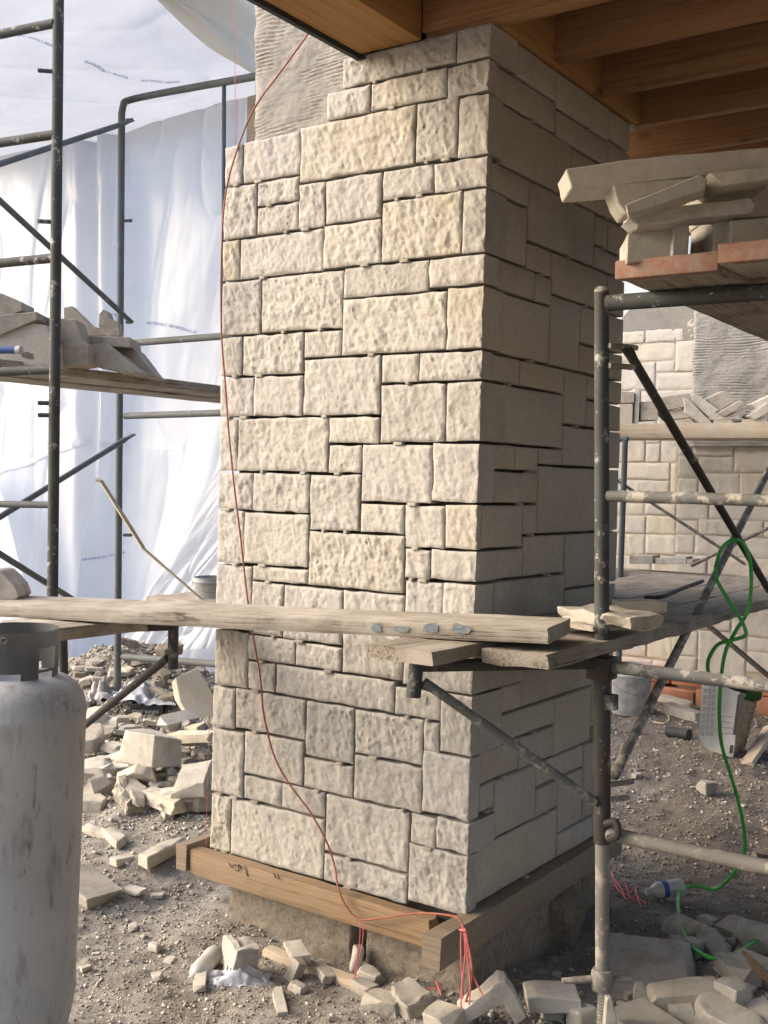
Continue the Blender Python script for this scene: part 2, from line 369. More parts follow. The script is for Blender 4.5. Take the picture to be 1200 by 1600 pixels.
RIGHT=[(0.181,0.457,2.901,3.000),(0.464,0.897,2.882,3.000),(0.904,1.088,2.892,3.000),(0.053,0.461,2.794,2.892),(0.468,0.892,2.787,2.873),(0.899,1.088,2.787,2.883),
(0.099,0.589,2.602,2.785),(0.596,1.088,2.602,2.778),(0.034,0.279,2.508,2.594),(0.286,0.795,2.404,2.593),(0.137,0.279,2.315,2.499),(0.802,0.912,2.487,2.593),
(0.919,1.088,2.487,2.593),(0.802,1.088,2.404,2.478),(0.100,0.342,2.215,2.306),(0.286,0.463,2.311,2.395),(0.349,0.463,2.215,2.302),(0.470,0.918,2.258,2.395),
(0.925,1.088,2.258,2.395),(0.131,0.463,2.017,2.206),(0.470,0.692,2.015,2.249),(0.699,1.088,2.119,2.249),(0.699,1.088,2.014,2.110),(0.076,0.257,1.926,2.008),
(0.264,0.578,1.926,2.007),(0.586,0.768,1.822,2.006),(0.775,1.088,1.923,2.005),(0.775,1.088,1.822,1.914),(0.159,0.579,1.736,1.917),(0.587,1.088,1.676,1.813),
(0.108,0.242,1.651,1.727),(0.249,0.406,1.651,1.727),(0.413,0.580,1.676,1.727),(0.108,0.405,1.544,1.642),(0.412,0.917,1.439,1.667),(0.924,1.088,1.438,1.667),
(0.032,0.305,1.401,1.535),(0.312,0.405,1.440,1.535),(0.132,0.315,1.299,1.392),(0.322,0.626,1.299,1.430),(0.633,1.088,1.239,1.430),(0.123,0.631,1.121,1.290),
(0.638,1.088,1.125,1.230),(0.334,0.891,0.862,1.114),(0.200,0.327,0.862,0.947),(0.200,0.583,0.767,0.853),(0.590,0.892,0.651,0.853),(0.069,0.327,0.656,0.758),
(0.334,0.583,0.653,0.757),(0.069,0.163,0.566,0.648),(0.170,0.455,0.460,0.646),(0.462,0.839,0.565,0.643),(0.846,0.932,0.363,0.641),(0.462,0.632,0.460,0.556),
(0.639,0.839,0.363,0.556),(0.066,0.632,0.275,0.451),(0.639,0.932,0.275,0.354),(0.898,1.088,1.000,1.116),(0.898,1.088,0.700,0.990),(0.939,1.088,0.520,0.690),
(0.939,1.088,0.275,0.510)]
QUOIN=[(-0.116,0.174,2.903,3.001),(-0.148,0.046,2.801,2.894),(-0.103,0.092,2.610,2.792),(-0.187,0.027,2.511,2.601),(-0.080,0.130,2.313,2.502),(-0.199,0.093,2.216,2.304),
(-0.126,0.124,2.019,2.207),(-0.225,0.069,1.924,2.010),(-0.123,0.152,1.734,1.915),(-0.164,0.101,1.544,1.725),(-0.113,0.025,1.400,1.535),(-0.163,0.125,1.299,1.391),
(-0.112,0.116,1.114,1.290),(-0.257,0.327,0.952,1.105),(-0.112,0.193,0.759,0.943),(-0.173,0.062,0.558,0.750),(-0.116,0.163,0.453,0.549),(-0.217,0.059,0.260,0.444)]
WALL_A=[(-1.807,-1.646,2.746,2.835),(-1.634,-1.331,2.746,2.841),(-1.319,-1.234,2.752,2.928),(-1.889,-1.395,2.599,2.734),(-1.383,-1.234,2.511,2.740),(-1.889,-1.548,2.379,2.587),
(-1.536,-1.395,2.511,2.587),(-1.536,-1.234,2.374,2.499),(-1.889,-1.662,2.202,2.367),(-1.650,-1.234,2.197,2.362),(-1.889,-1.531,2.018,2.190),(-1.519,-1.234,2.013,2.185),
(-1.810,-1.614,1.812,2.006),(-1.602,-1.490,1.812,1.948),(-1.602,-1.490,1.960,2.006),(-1.478,-1.348,1.812,2.001),(-1.889,-1.406,1.676,1.800),(-1.853,-1.406,1.494,1.664),
(-1.394,-1.340,1.494,1.800),(-1.761,-1.603,1.394,1.482),(-1.591,-1.347,1.403,1.482),(-1.844,-1.591,1.249,1.382),(-1.579,-1.343,1.254,1.391),(-1.839,-1.588,1.076,1.237),
(-1.576,-1.338,1.095,1.242),(-1.833,-1.536,0.908,1.064),(-1.524,-1.333,0.926,1.083),(-1.827,-1.613,0.703,0.896),(-1.601,-1.327,0.724,0.914),(-1.798,-1.550,0.281,0.420),
(-1.538,-1.338,0.281,0.499),(-1.803,-1.662,0.432,0.569),(-1.650,-1.343,0.511,0.591)]
WALL_B=[(-1.284,-1.186,1.858,1.987),(-1.174,-0.867,1.859,1.987),(-1.284,-1.137,1.696,1.846),(-1.125,-0.867,1.736,1.847),(-0.855,-0.516,1.945,1.990),(-0.855,-0.516,1.741,1.933),
(-1.284,-1.131,1.520,1.684),(-1.119,-0.821,1.531,1.724),(-0.809,-0.516,1.531,1.729),(-1.284,-1.043,1.379,1.508),(-1.031,-0.516,1.395,1.519),(-1.284,-1.117,1.270,1.367),
(-1.105,-0.636,1.272,1.383),(-0.624,-0.516,1.272,1.383),(-1.284,-1.144,1.122,1.258),(-1.132,-0.516,1.122,1.260),(-1.284,-1.039,0.954,1.110),(-1.027,-0.516,0.980,1.110),
(-1.284,-1.092,0.353,0.530),(-1.284,-1.129,0.542,0.629),(-1.117,-0.848,0.564,0.640),(-1.033,-0.848,0.652,0.717),(-1.284,-1.045,0.641,0.717),(-0.842,-0.516,0.751,0.846),
(-1.284,-0.854,0.729,0.816),(-0.836,-0.516,0.548,0.739),(-1.080,-0.728,0.197,0.552),(-0.716,-0.516,0.441,0.536),(-0.716,-0.516,0.286,0.429),(-1.284,-1.092,0.197,0.341)]

# ================================================================ the setting
def nonuni(a, b, s, far):
    L = list(np.arange(a, b, s)); st = s; x = a; left = []
    while x > -far: st *= 1.35; x -= st; left.append(x)
    st = s; x = L[-1]; right = []
    while x < far: st *= 1.35; x += st; right.append(x)
    return np.array(left[::-1]+L+right)
gx = nonuni(-4.3, 2.0, .024, 400.); gy = nonuni(-1.6, 5.6, .026, 400.)
X, Y = np.meshgrid(gx, gy, indexing='ij'); Z = gz(X.ravel(), Y.ravel())
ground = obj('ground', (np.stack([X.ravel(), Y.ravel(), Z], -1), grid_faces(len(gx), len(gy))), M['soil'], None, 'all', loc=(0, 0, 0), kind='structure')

# ---- split stone blocks: local x along the face, z up, -y outwards
def face_block(wd, h, depth, cell, amp, bulge, drop, jit, seed, corner=False):
    e = min(.007, wd*.12, h*.12)
    U = np.concatenate([[0, e*.35], np.linspace(e, wd-e, max(3, int(wd/cell))), [wd-e*.35, wd]])
    W = np.concatenate([[0, e*.35], np.linspace(e, h-e, max(3, int(h/cell))), [h-e*.35, h]])
    nx, nz = len(U), len(W); u, v = np.meshgrid(U, W, indexing='ij'); u = u.ravel(); v = v.ravel(); s = seed*3.7
    P = np.stack([u+s, v+s*.7, 0*u+s], -1)
    du = np.minimum(u, wd-u) if not corner else np.minimum(u, (wd-u)*2.5+.006); dv = np.minimum(v, h-v); de = np.minimum(du, dv)
    edge = np.clip(de/.012, 0, 1); edge = edge*edge*(3-2*edge)
    shear = np.stack([P[:, 0]+.45*P[:, 1], P[:, 1], P[:, 2]], -1)
    q = shear*np.array([17, 11.5, 1.]); am = .75+.5*abs(hash3(np.array([seed]), np.array([3]), np.array([5]), 1)[0])
    n = am*(.36*vnoise(q, 1)+.42*vnoise(q*2.1+3, 2)+.34*vnoise(q*4.1+7, 3)+.30*vnoise(q*7.6, 4)+.20*vnoise(q*13, 5)-.14*(1-2*np.abs(vnoise(shear*np.array([58, 34, 1.])+.25*q, 6))))
    n = n+.35*np.clip(vnoise(q*.55+9, 7)-.15, 0, 1)*np.sign(vnoise(q*1.3, 8))
    tilt = (vnoise(np.array([[seed*1.3, .2, .1]]), 2)[0]*(u/wd-.5)+vnoise(np.array([[seed*1.7, .9, .4]]), 3)[0]*(v/h-.5))*bulge
    y = -(amp*n*(.35+.65*edge)+(bulge+tilt)*edge)+drop*np.exp(-(de/.0025)**2)
    fall = np.exp(-de/.01)
    x = u+jit*fall*vnoise(P*np.array([9, 22, 1.]), 11); z = v+jit*fall*vnoise(P*np.array([22, 9, 1.]), 13)
    V = np.stack([x, y, z], -1); F = grid_faces(nx, nz)
    ring = [i*nz for i in range(nx)]+[(nx-1)*nz+j for j in range(1, nz)]+[i*nz+nz-1 for i in range(nx-2, -1, -1)]+[j for j in range(nz-2, 0, -1)]
    B = V[ring].copy(); B[:, 1] = depth; nb = len(V); k = len(ring)
    if jit: B[:, 2] = np.where(B[:, 2] > h/2, np.minimum(B[:, 2], h), np.maximum(B[:, 2], 0))
    R = np.array([(ring[i], nb+i, nb+(i+1) % k, ring[(i+1) % k]) for i in range(k)])
    return np.vstack([V, B]), np.vstack([F, R])
YF = [(-1, 0, 0), (0, -1, 0), (0, 0, 1)]

pillar = thing('stone_pillar', 'tall square pillar faced in cream split limestone blocks under the timber roof', 'pillar', (-.544, .544, 0))
for i, (a, b, c, d) in enumerate(FRONT):
    VF = face_block(b-a, d-c, .06, 0.0055, .0070, .0022, .003, .003, i+1)
    obj('stone', VF, M['rough'], pillar, True, mat4=Matrix.Translation((a, .001*(i % 5), c)))
for i, (a, v, c, d) in enumerate(QUOIN):
    VF = face_block(-a, d-c, v, 0.0055, .0070, .0022, .002, .003, i+201, True)
    obj('stone', VF, M['rough'], pillar, True, mat4=Matrix.Translation((a, .001*(i % 3), c)))
RZ = Matrix.Rotation(math.pi/2, 4, 'Z')
for i, (a, b, c, d) in enumerate(RIGHT):
    VF = face_block(b-a, d-c, .06, .05, .0007, .0012*(i % 3), .005, .0022, i+401)
    obj('stone', VF, M['sawn'], pillar, True, mat4=Matrix.Translation((-.001*(i % 4)-.0015, a, c)) @ RZ)
for i in range(11):                                                  # the unseen rear edge is closed by larger blocks
    pass
obj('core', box(-1.05, -.05, .072, 1.04, .20, 2.985, 0), M['core'], pillar, False)
# bare scratch-coat render above the stepped courses
def raked(x0, x1, z0, z1, y, thick, pitch, seed, name, parent, face='y'):
    nx = int((x1-x0)/.012); nz = int((z1-z0)/.0045); u, v = np.meshgrid(np.linspace(x0, x1, nx), np.linspace(z0, z1, nz), indexing='ij'); u = u.ravel(); v = v.ravel()
    P = np.stack([u, v, 0*u+seed], -1)
    ph = v+.012*vnoise(P*np.array([5, 7, 1]), 4)+.006*vnoise(P*np.array([14, 18, 1.]), 6)
    am = np.clip(.45+.95*fbm(P*np.array([7, 10, 1.]), 7, 3), .0, 1.3)
    y = y-.0024*am*np.cos(2*math.pi*ph/pitch)-.008*fbm(P*np.array([7, 7, 1.]), 2, 2)-.0025*vnoise(P*np.array([60, 60, 1.]), 3)
    ed = np.minimum(u-x0, x1-u); y = y+.02*np.exp(-ed/.012)
    u2 = u+np.exp(-ed/.02)*.010*vnoise(P*np.array([1, 25, 1.]), 8)
    V = np.stack([u2, y, v], -1); F = grid_faces(nx, nz)
    return V, F
obj('render_coat', raked(-1.018, -.49, 2.60, 3.95, .055, .05, .0135, 3.1, '', pillar), M['plaster'], pillar, True)
obj('render_core', box(-1.01, -.495, .068, 1.03, 2.99, 3.95, .0), M['plaster'], pillar, False)
obj('footing', face_block(.565, .42, .8, .016, .007, .001, .008, .006, 951), M['concrete'], pillar, True, mat4=Matrix.Translation((-1.035, .045, -.25)))
obj('footing', face_block(.412, .415, .8, .016, .008, .001, .008, .006, 953), M['concrete'], pillar, True, mat4=Matrix.Translation((-.40, .032, -.25)))
obj('footing', box(-.40, -.03, .93, 1.06, -.25, .2, .008), M['concrete'], pillar, True)
obj('footing_back', box(-.98, -.06, .12, 1.02, -.25, .2, 0), M['concrete'], pillar, False)
sp = [(a+(b-a)*.3, c-.005) for k, (a, b, c, d) in enumerate(FRONT) if k % 2 == 0]+[(a+(b-a)*.75, c-.005) for k, (a, b, c, d) in enumerate(FRONT) if k % 3 == 0]
for k, (x, z) in enumerate(sp):
    s = .004+.003*(k % 3)
    obj('spacer', box(x-s*1.6, x+s*1.6, -.004-.003*(k % 2), .02, z-.005, z+.005, .0015), M['dusty'], pillar, True)
for k, (a, b, c, d) in enumerate(RIGHT):
    if k % 2: y = a+(b-a)*.6; obj('spacer', box(-.02, .003, y-.01, y+.01, c-.010, c-.001, .002), M['dusty'], pillar, True)

# timber boards that carry the first course
def oriented(p0, p1, wdir, wd, th, name, mt, label=None, cat=None, group=None, seed=0, worn=.003, parent=None, kind=None, crack=0.0):
    """a plank: p0-p1 is its top front edge, wdir the way its width runs"""
    p0 = np.array(p0, float); p1 = np.array(p1, float); L = np.linalg.norm(p1-p0); x = (p1-p0)/L
    wv = np.array(wdir, float); wv -= x*(wv@x); wv /= np.linalg.norm(wv); z = np.cross(x, wv); sgn = 1
    if z[2] < 0: z = -z; sgn = -1
    n = max(3, int(L/.035)); b = .005
    sec = [(0, -b), (b*.5, 0), (wd*.17, 0), (wd*.33, 0), (wd*.5, 0), (wd*.67, 0), (wd*.83, 0), (wd-b*.5, 0), (wd, -b), (wd, -th*.5), (wd, -th+b), (wd-b*.5, -th), (wd*.6, -th), (wd*.3, -th), (b*.5, -th), (0, -th+b), (0, -th*.5)]
    k = len(sec); V = []; F = []
    for i in range(n+1):
        t = L*i/n
        for j, (a, c) in enumerate(sec): V.append((t, a, c))
    V = np.array(V); P = V+seed*5.1
    ends = np.minimum(V[:, 0], L-V[:, 0])
    V[:, 0] += np.exp(-ends/.01)*.006*vnoise(P*np.array([1, 40, 60]), 3)
    nz = vnoise(P*np.array([7, 60, 60]), 1)*.6+vnoise(P*np.array([2, 14, 14]), 2)*.6
    edg = np.minimum(V[:, 1], wd-V[:, 1]) < b
    V[:, 2] += worn*nz*.7+.004*np.sin(V[:, 0]*1.3+seed); V[:, 1] += worn*edg*vnoise(P*np.array([16, 1, 50]), 5)
    for i in range(n):
        for j in range(k): q = (j+1) % k; F.append((i*k+j, i*k+q, (i+1)*k+q, (i+1)*k+j)[::sgn])
    F.append(tuple(range(k))[::-sgn]); F.append(tuple(n*k+j for j in range(k))[::sgn])
    yv = wv
    M4 = frame4(p0, x, yv, z)
    if sgn < 0: M4 = frame4(p0, x, yv, z)
    return obj(name, (V, F), mt, parent, True, mat4=M4, label=label, cat=cat, group=group, kind=kind)
fb = oriented((-1.13, -.062, .243), (-.095, -.062, .243), (0, 1, 0), .055, .09, 'ledger_board', M['ledger'], 'long orange timber board carrying the lowest stones along the sunlit side of the pillar', 'timber board', seed=2)
oriented((-1.185, -.075, .262), (-1.185, .10, .262), (1, 0, 0), .048, .095, 'timber_block', M['ledger_y'], 'short upright timber offcut across the far left end of the orange ledger board', 'timber offcut', seed=3)
oriented((-.022, -.215, .272), (-.022, 1.12, .272), (1, 0, 0), .064, .096, 'ledger_board', M['ledger_y'], 'dirty brown timber board under the shaded face of the pillar', 'timber board', seed=4)
# pencil scribble on the orange board
for k, pl in enumerate([[(358, 1349), (361, 1355), (366, 1351), (371, 1353)], [(373, 1350), (373, 1361), (369, 1360)], [(374, 1351), (377, 1358)], [(382, 1352), (385, 1362), (387, 1369)], [(427, 1364), (431, 1372)], [(434, 1366), (436, 1374)]]):
    obj('pencil_mark', tube([on(x, y, 1, -.0645) for x, y in pl], .0017, 6), M['pencil'], fb, True)

# ================================================================ timber roof
roof = thing('timber_roof', 'brown timber roof of joists and a thick edge beam over the pillar', 'roof', (2.5, -1, 3.0))
for i, x in enumerate((-.485, -.405, -.325)):
    obj('beam', box(x, x+.0785, -5.2, -.005, 3.0-.001*i, 3.26, .002), M['joist_y'], roof, True)
obj('membrane', box(-.505, -.4865, -5.2, .05, 2.985, 3.25, .001), M['black'], roof, False)
obj('membrane', box(-.505, -.46, -.004, .05, 2.984, 3.02, .001), M['black'], roof, False)
for i, y in enumerate((.035, .405, .78, 1.16, 1.555, 1.95, 2.34, 2.72)):
    x0 = -.243 if i == 0 else (.024 if y < 1.1 else -1.2)
    obj('joist', box(x0, 6.0, y-.02, y+.02, 3.003+.0015*(i % 3), 3.245, .0025), M['joist'], roof, True)
obj('joist', box(-.243, .60, -.008, .0135, 3.02, 3.24, .002), M['joist'], roof, True)
for i in range(11): y = -.38-.40*i; obj('joist', box(-.24, 6.0, y-.02, y+.02, 3.003, 3.245, .0025), M['joist'], roof, True)
obj('header', box(-.018, .0225, .057, 1.12, 3.004, 3.244, .002), M['joist_y'], roof, True)
obj('rim_board', box(-1.2, 6.0, 2.90, 2.94, 3.0, 3.25, .002), M['joist'], roof, True)
for i in range(6):
    obj('deck_panel', box(-.5+i*1.1, -.5+i*1.1+1.095, -5.2, 2.95, 3.247, 3.266, .001), M['joist'], roof, False)
obj('wall_plate', box(-.03, -.0, 1.09, 1.14, 2.985, 3.0025, .001), M['lath'], roof, False)

bw = thing('light_block_wall', 'plain pale unseen wall added to cut and bounce light from the right', 'wall', (5.7, -1.2, 0))
obj('light_block_slab', box(5.6, 5.8, -2.5, 3.4, -.3, 3.0, .01), M['mortarwall'], bw, False)  # added out of view to cut side light and bounce some back
# ================================================================ far stone wall
wall = thing('stone_wall', 'sunlit pale limestone wall behind the scaffold, partly bare grey render', 'wall', (-.9, 5.6, 0))
def ashlar(S, y, seed, dep=.08, mt='rough'):
    for i, (a, b, c, d) in enumerate(S):
        VF = face_block(b-a, d-c, dep, .018, .0055, .002, .002, .003, i+seed)
        obj('stone', VF, M['wallstone'], wall, True, mat4=Matrix.Translation((a, y+.002*(i % 4), c)))
wa = [((-2.5 if a < -1.72 else a), b, c, d) for a, b, c, d in WALL_A]+[(-2.4, -1.62, .63, .74), (-1.6, -1.25, .63, .73), (-2.4, -1.5, .1, .26), (-1.49, -1.25, .1, .26)]
wb = list(WALL_B)+[(-1.28, -.92, .85, .945), (-.91, -.5, .855, .945)]
z = .25
while z < 1.95:                                                       # the wall goes on beyond the frame
    h = RNG.choice([.16, .2, .12, .24]); x = -.49
    while x < 1.4:
        ww = RNG.uniform(.18, .5); wb.append((x, x+ww, z, z+h)); x += ww+.012
    z += h+.012
ashlar(wa, 5.35, 601); ashlar(wb, 5.20, 801)
def prism(poly, y0, y1):
    n = len(poly); V = [(x, y0, z) for x, z in poly]+[(x, y1, z) for x, z in poly]
    F = [tuple(range(n)), tuple(range(2*n-1, n-1, -1))]+[(i, n+i, n+(i+1) % n, (i+1) % n) for i in range(n)]
    return np.array(V), [f[::-1] for f in F]
obj('backing', prism([(-2.6, -.3), (-1.20, -.3), (-1.20, 3.12), (-1.44, 3.17), (-1.62, 3.10), (-1.80, 2.90), (-2.6, 2.4)], 5.358, 5.9), M['mortarwall'], wall, False)
obj('concrete_cap', prism([(-1.17, 2.70), (-1.17, 3.14), (-1.45, 3.19), (-1.66, 3.13), (-1.88, 2.90), (-1.9, 2.81)], 5.352, 5.38), M['plaster'], wall, False)
obj('backing', box(-1.24, 1.6, 5.208, 5.9, -.3, 2.0, 0), M['mortarwall'], wall, False)
obj('render_coat', raked(-1.19, .6, 1.93, 3.6, 5.17, .05, .021, 9.3, '', wall), M['plaster'], wall, True)
obj('render_core', box(-1.17, .6, 5.20, 5.9, 1.98, 3.6, 0), M['plaster'], wall, False)
for i in range(9):
    x = -2.3+.31*i
    obj('brick', box(x, x+.30, 5.10+.008*(i % 3), 5.36, -.03, .12 if i % 3 else .10, .008), M['brick'], wall, True)
    obj('brick', box(x+.1, x+.395, 5.17, 5.36, .125, .225, .008), M['brick'], wall, True)

# ================================================================ plastic sheeting
class Sheet:
    """a parallelogram O + a*U + b*W pushed out along its normal by f(a, b)"""
    def __init__(s, O, U, W, f): s.O, s.U, s.W, s.f = map(lambda q: np.array(q, float) if not callable(q) else q, (O, U, W, f)); s.N = np.cross(s.U, s.W); s.N /= np.linalg.norm(s.N)
    def P(s, a, b, off=0): return s.O+a[:, None]*s.U+b[:, None]*s.W+(s.f(a, b)+off)[:, None]*s.N
    def hit(s, px, py):
        d = ray(px, py); A = np.stack([s.U, s.W, -d], 1); q = np.linalg.solve(A, CAM-s.O); return q[0], q[1]
    def build(s, nx, ny, shape=None):
        a, b = np.meshgrid(np.linspace(0, 1, nx), np.linspace(0, 1, ny), indexing='ij'); a = a.ravel(); b = b.ravel()
        if shape is not None: a, b = shape(a, b)
        return s.P(a, b), grid_faces(nx, ny)
def sheet_print(S, txt, path, size, parent):
    """lettering printed along a pixel path of the sheet"""
    cu = bpy.data.curves.new('t', 'FONT'); cu.body = txt; cu.size = 1.0; cu.resolution_u = 2
    ob = bpy.data.objects.new('t', cu); C.objects.link(ob); dg = bpy.context.evaluated_depsgraph_get(); me = ob.evaluated_get(dg).to_mesh()
    V = np.array([v.co[:] for v in me.vertices]); F = [tuple(p.vertices) for p in me.polygons]; ob.evaluated_get(dg).to_mesh_clear()
    bpy.data.objects.remove(ob); bpy.data.curves.remove(cu)
    if not len(V): return
    px = np.array([0.]); xs = sorted((min(V[i, 0] for i in f), max(V[i, 0] for i in f)) for f in F); cuts = []; mx = xs[0][1]
    for a_, b_ in xs:
        if a_-mx > .2: cuts.append((a_+mx)/2)
        mx = max(mx, b_)
    Wd = V[:, 0].max(); pts = spline(path, 10); dl = np.r_[0, np.cumsum(np.linalg.norm(np.diff(pts, axis=0), axis=1))]; tt = V[:, 0]/Wd*dl[-1]
    px = np.interp(tt, dl, pts[:, 0]); py = np.interp(tt, dl, pts[:, 1])-V[:, 1]*size
    ab = np.array([S.hit(x, y) for x, y in zip(px, py)])
    o1 = .006 if np.dot(S.N, CAM-S.O) > 0 else -.006
    W = S.P(ab[:, 0], ab[:, 1], o1)
    for k in range(len(cuts)+1):
        lo = cuts[k-1] if k else -9; hi = cuts[k] if k < len(cuts) else 1e9
        FF = [f for f in F if lo <= V[f[0], 0] < hi]; ids = sorted({i for f in FF for i in f}); mp = {q: j for j, q in enumerate(ids)}
        obj('print', (W[ids], [tuple(mp[i] for i in f) for f in FF]), M['sheetink'], parent, False)
def folds(sa, sb, amp, seed):
    def f(a, b):
        P = np.stack([a*sa+.55*b*sb+seed, b*sb-.3*a*sa, 0*a+seed], -1)
        Q = np.stack([a*sa*1.7+.9*b*sb, b*sb*1.1-.5*a*sa, 0*a+seed+4], -1)
        r = 1-np.abs(vnoise(Q, 3)); r2 = 1-np.abs(vnoise(Q*1.7+np.stack([.8*Q[:, 1], 0*a, 0*a], -1), 8)); return amp*(fbm(P, 1, 3)*.75+.45*r**5+.30*r2**9+.10*vnoise(P*7, 5)-.05*np.abs(vnoise(P*np.array([13, 9, 1.]), 6)))
    return f
# right-hand curtain behind the scaffold
def curtain(corner_px, y, f): 
    TL, TR, BL = [on(*c, 1, y) for c in corner_px]; return Sheet(TL, TR-TL, BL-TL, f)
Sb = curtain([(120, 128), (520, 96), (60, 1040)], 2.75, lambda a, b: folds(2.6, 2.0, .05, 2.2)(a, b)-.25*np.exp(-((b-.05)/.1)**2))
cb = thing('plastic_sheet', 'translucent white plastic curtain hanging behind the scaffold beside the pillar', 'plastic sheet', on(300, 1000, 1, 2.75))
obj('sheet', Sb.build(260, 200), M['sheet'], cb, 'all')
sheet_print(Sb, '#NATERPARLS  #BARRIERALSUT', [(226, 506), (250, 509), (275, 513), (310, 523)], 7, cb)
sheet_print(Sb, '#BARRIERALS  #NATER', [(124, 876), (145, 874), (160, 871), (190, 865)], 5, cb)
sheet_print(Sb, '#NATER', [(146, 493), (160, 493), (186, 494)], 6, cb)
sheet_print(Sb, '#NATERPA', [(362, 158), (368, 170), (380, 184)], 5, cb)
for (x0, y0), (x1, y1) in (((148, 690), (285, 694)),):
    V = []; 
    for t_ in np.linspace(0, 1, 24):
        for yy in (0, 10): V.append(Sb.hit(x0+(x1-x0)*t_, y0+(y1-y0)*t_+yy))
    V = np.array(V); obj('tape_strip', (Sb.P(V[:, 0], V[:, 1], .004 if np.dot(Sb.N, CAM-Sb.O) > 0 else -.004), [(2*i, 2*i+1, 2*i+3, 2*i+2) for i in range(23)]), M['sheet2'], cb, False)
# left curtain, its loose edge runs down at a slant
Sa = curtain([(-30, 60), (192, 60), (-30, 1040)], 2.55, lambda a, b: folds(2.2, 1.7, .045, 7.7)(a, b)+.06*np.exp(-((a-.82)/.13)**2)*np.sin(a*34))
def slant(a, b): return a*(1-.34*np.clip((b-.05)/.95, 0, 1)+.006*np.sin(b*23)), b
ca = thing('plastic_sheet', 'translucent plastic curtain with loose slanting folded edge at far left', 'plastic sheet', on(60, 1000, 1, 2.55))
obj('sheet', Sa.build(200, 150, slant), M['sheet'], ca, 'all')
V = np.array([Sa.hit(x, y0+yy) for x, y0 in [(-10+i*8, 737-i*3.0-2*math.sin(i*.7)) for i in range(19)] for yy in (0, 9)])
obj('tape_strip', (Sa.P(V[:, 0], V[:, 1], .012 if np.dot(Sa.N, CAM-Sa.O) > 0 else -.012), [(2*i, 2*i+1, 2*i+3, 2*i+2) for i in range(18)]), M['sheet2'], ca, False)
bs = Sheet(on(930, 330, 1, 6.6), on(1330, 330, 1, 6.6)-on(930, 330, 1, 6.6), on(930, 760, 1, 6.6)-on(930, 330, 1, 6.6), folds(4, 2, .05, 12.3))  # added behind the far wall so the sky gap shows white
bsh = thing('plastic_sheet', 'plastic sheet added to whiten the sky gap above the far stone wall', 'plastic sheet', tuple(on(985, 470, 1, 6.6)))
obj('sheet', bs.build(50, 40), M['sheet'], bsh, 'all')
# bunched drape near the pillar foot and another at the left edge
Sd = curtain([(345, 728), (520, 700), (168, 1020)], 2.4, lambda a, b: folds(3.2, 1.2, .07, 4.4)(a, b)*np.clip(b*2.5, .2, 1)+.08*b)
cdp = thing('plastic_sheet', 'gathered white drape spreading in a triangle low beside the pillar', 'plastic sheet', on(300, 1010, 1, 2.4))
obj('sheet', Sd.build(140, 140), M['sheet2'], cdp, 'all')
Se = curtain([(-130, 700), (-2, 745), (-40, 1030)], 2.3, lambda a, b: folds(2.5, 1.2, .05, 9.4)(a, b))
ce = thing('plastic_sheet', 'small bright plastic flap slanting down low at the far left edge', 'plastic sheet', on(20, 1000, 1, 2.3))
obj('sheet', Se.build(40, 60), M['sheet2'], ce, 'all')
# sagging sheet overhead
A0 = on(-60, 152, 1, 2.78); A1 = on(560, 92, 1, 2.78); A1[2] = A0[2] = 4.05
Sr = Sheet(A0, A1-A0, np.array([0., -2.45, .30]), lambda a, b: -.10*np.sin(math.pi*np.clip(b, 0, 1))*(.6+.4*np.sin(a*7+1))+folds(2.0, 2.4, .05, 3.9)(a, b)*np.clip(b*4, 0, 1))
cr = thing('plastic_sheet', 'sagging translucent plastic sheet stretched overhead above the scaffold', 'plastic sheet', tuple(A0))
obj('sheet', Sr.build(200, 140), M['overhead'], cr, 'all')
sheet_print(Sr, '#NATERPARLS #BARR', [(27, 70), (45, 76), (65, 84), (84, 91)], 6, cr)
sheet_print(Sr, '#BARRIERALSU #NATER', [(130, 109), (155, 116), (180, 124), (200, 129)], 5, cr)
sheet_print(Sr, '#NATERPARLS #BARRIE', [(220, 131), (240, 132), (262, 134), (280, 133)], 4, cr)
# cream flap at the top by the render
Pf = [at(236, -14, 6.2), at(300, 44, 6.2), at(345, 82, 6.2), at(400, 118, 6.2), at(420, -20, 6.2)]
n = 40; V = []
ed = spline(np.array(Pf[:4]), 13)[:n]
for i, q in enumerate(ed):
    top = Pf[0]+(Pf[4]-Pf[0])*(i/(n-1))
    for j, s in enumerate(np.linspace(0, 1, 24)):
        V.append(q*(1-s)+top*s+CF*.10*(math.sin(s*9+i*.13)*.5+.6*math.exp(-s*9)))
fl = obj('plastic_sheet', (np.array(V), grid_faces(len(ed), 24)), M['flap'], None, 'all', label='cream coloured plastic flap with folded edge at the top beside the grey render', cat='plastic sheet')
# ================================================================ scaffolding
def pin(p, d, L, parent, mt='tube', r=.008):
    p = np.array(p, float); d = np.array(d, float)/np.linalg.norm(d)
    V = tube([p, p+d*L*.8, p+d*L*.8, p+d*L], [r, r, r*1.15, r*.9], 8); o = obj('pin', V, M[mt], parent)
    return o
def brace(p0, p1, parent, r=.013, mt='tube'):
    p0 = np.array(p0, float); p1 = np.array(p1, float); d = p1-p0
    pts = [p0, p0+d*.012, p0+d*.03, p0+d*.05]+[p0+d*t_ for t_ in (.25, .5, .75)]+[p0+d*.95, p0+d*.97, p0+d*.988, p1]
    rr = [r*1.3, r*1.35, r*1.15, r]+[r]*3+[r, r*1.15, r*1.35, r*1.3]; fl = [.3, .3, .5, 1, 1, 1, 1, 1, .5, .3, .3]
    return obj('cross_brace', tube(pts, rr, 12, fl), M[mt], parent)
RT = .0213
L0 = np.array([.4565, .014, 0.]); L1 = np.array([.3765, .0295, 2.155])
def leg_at(z): return L0+(L1-L0)*(z/2.155)
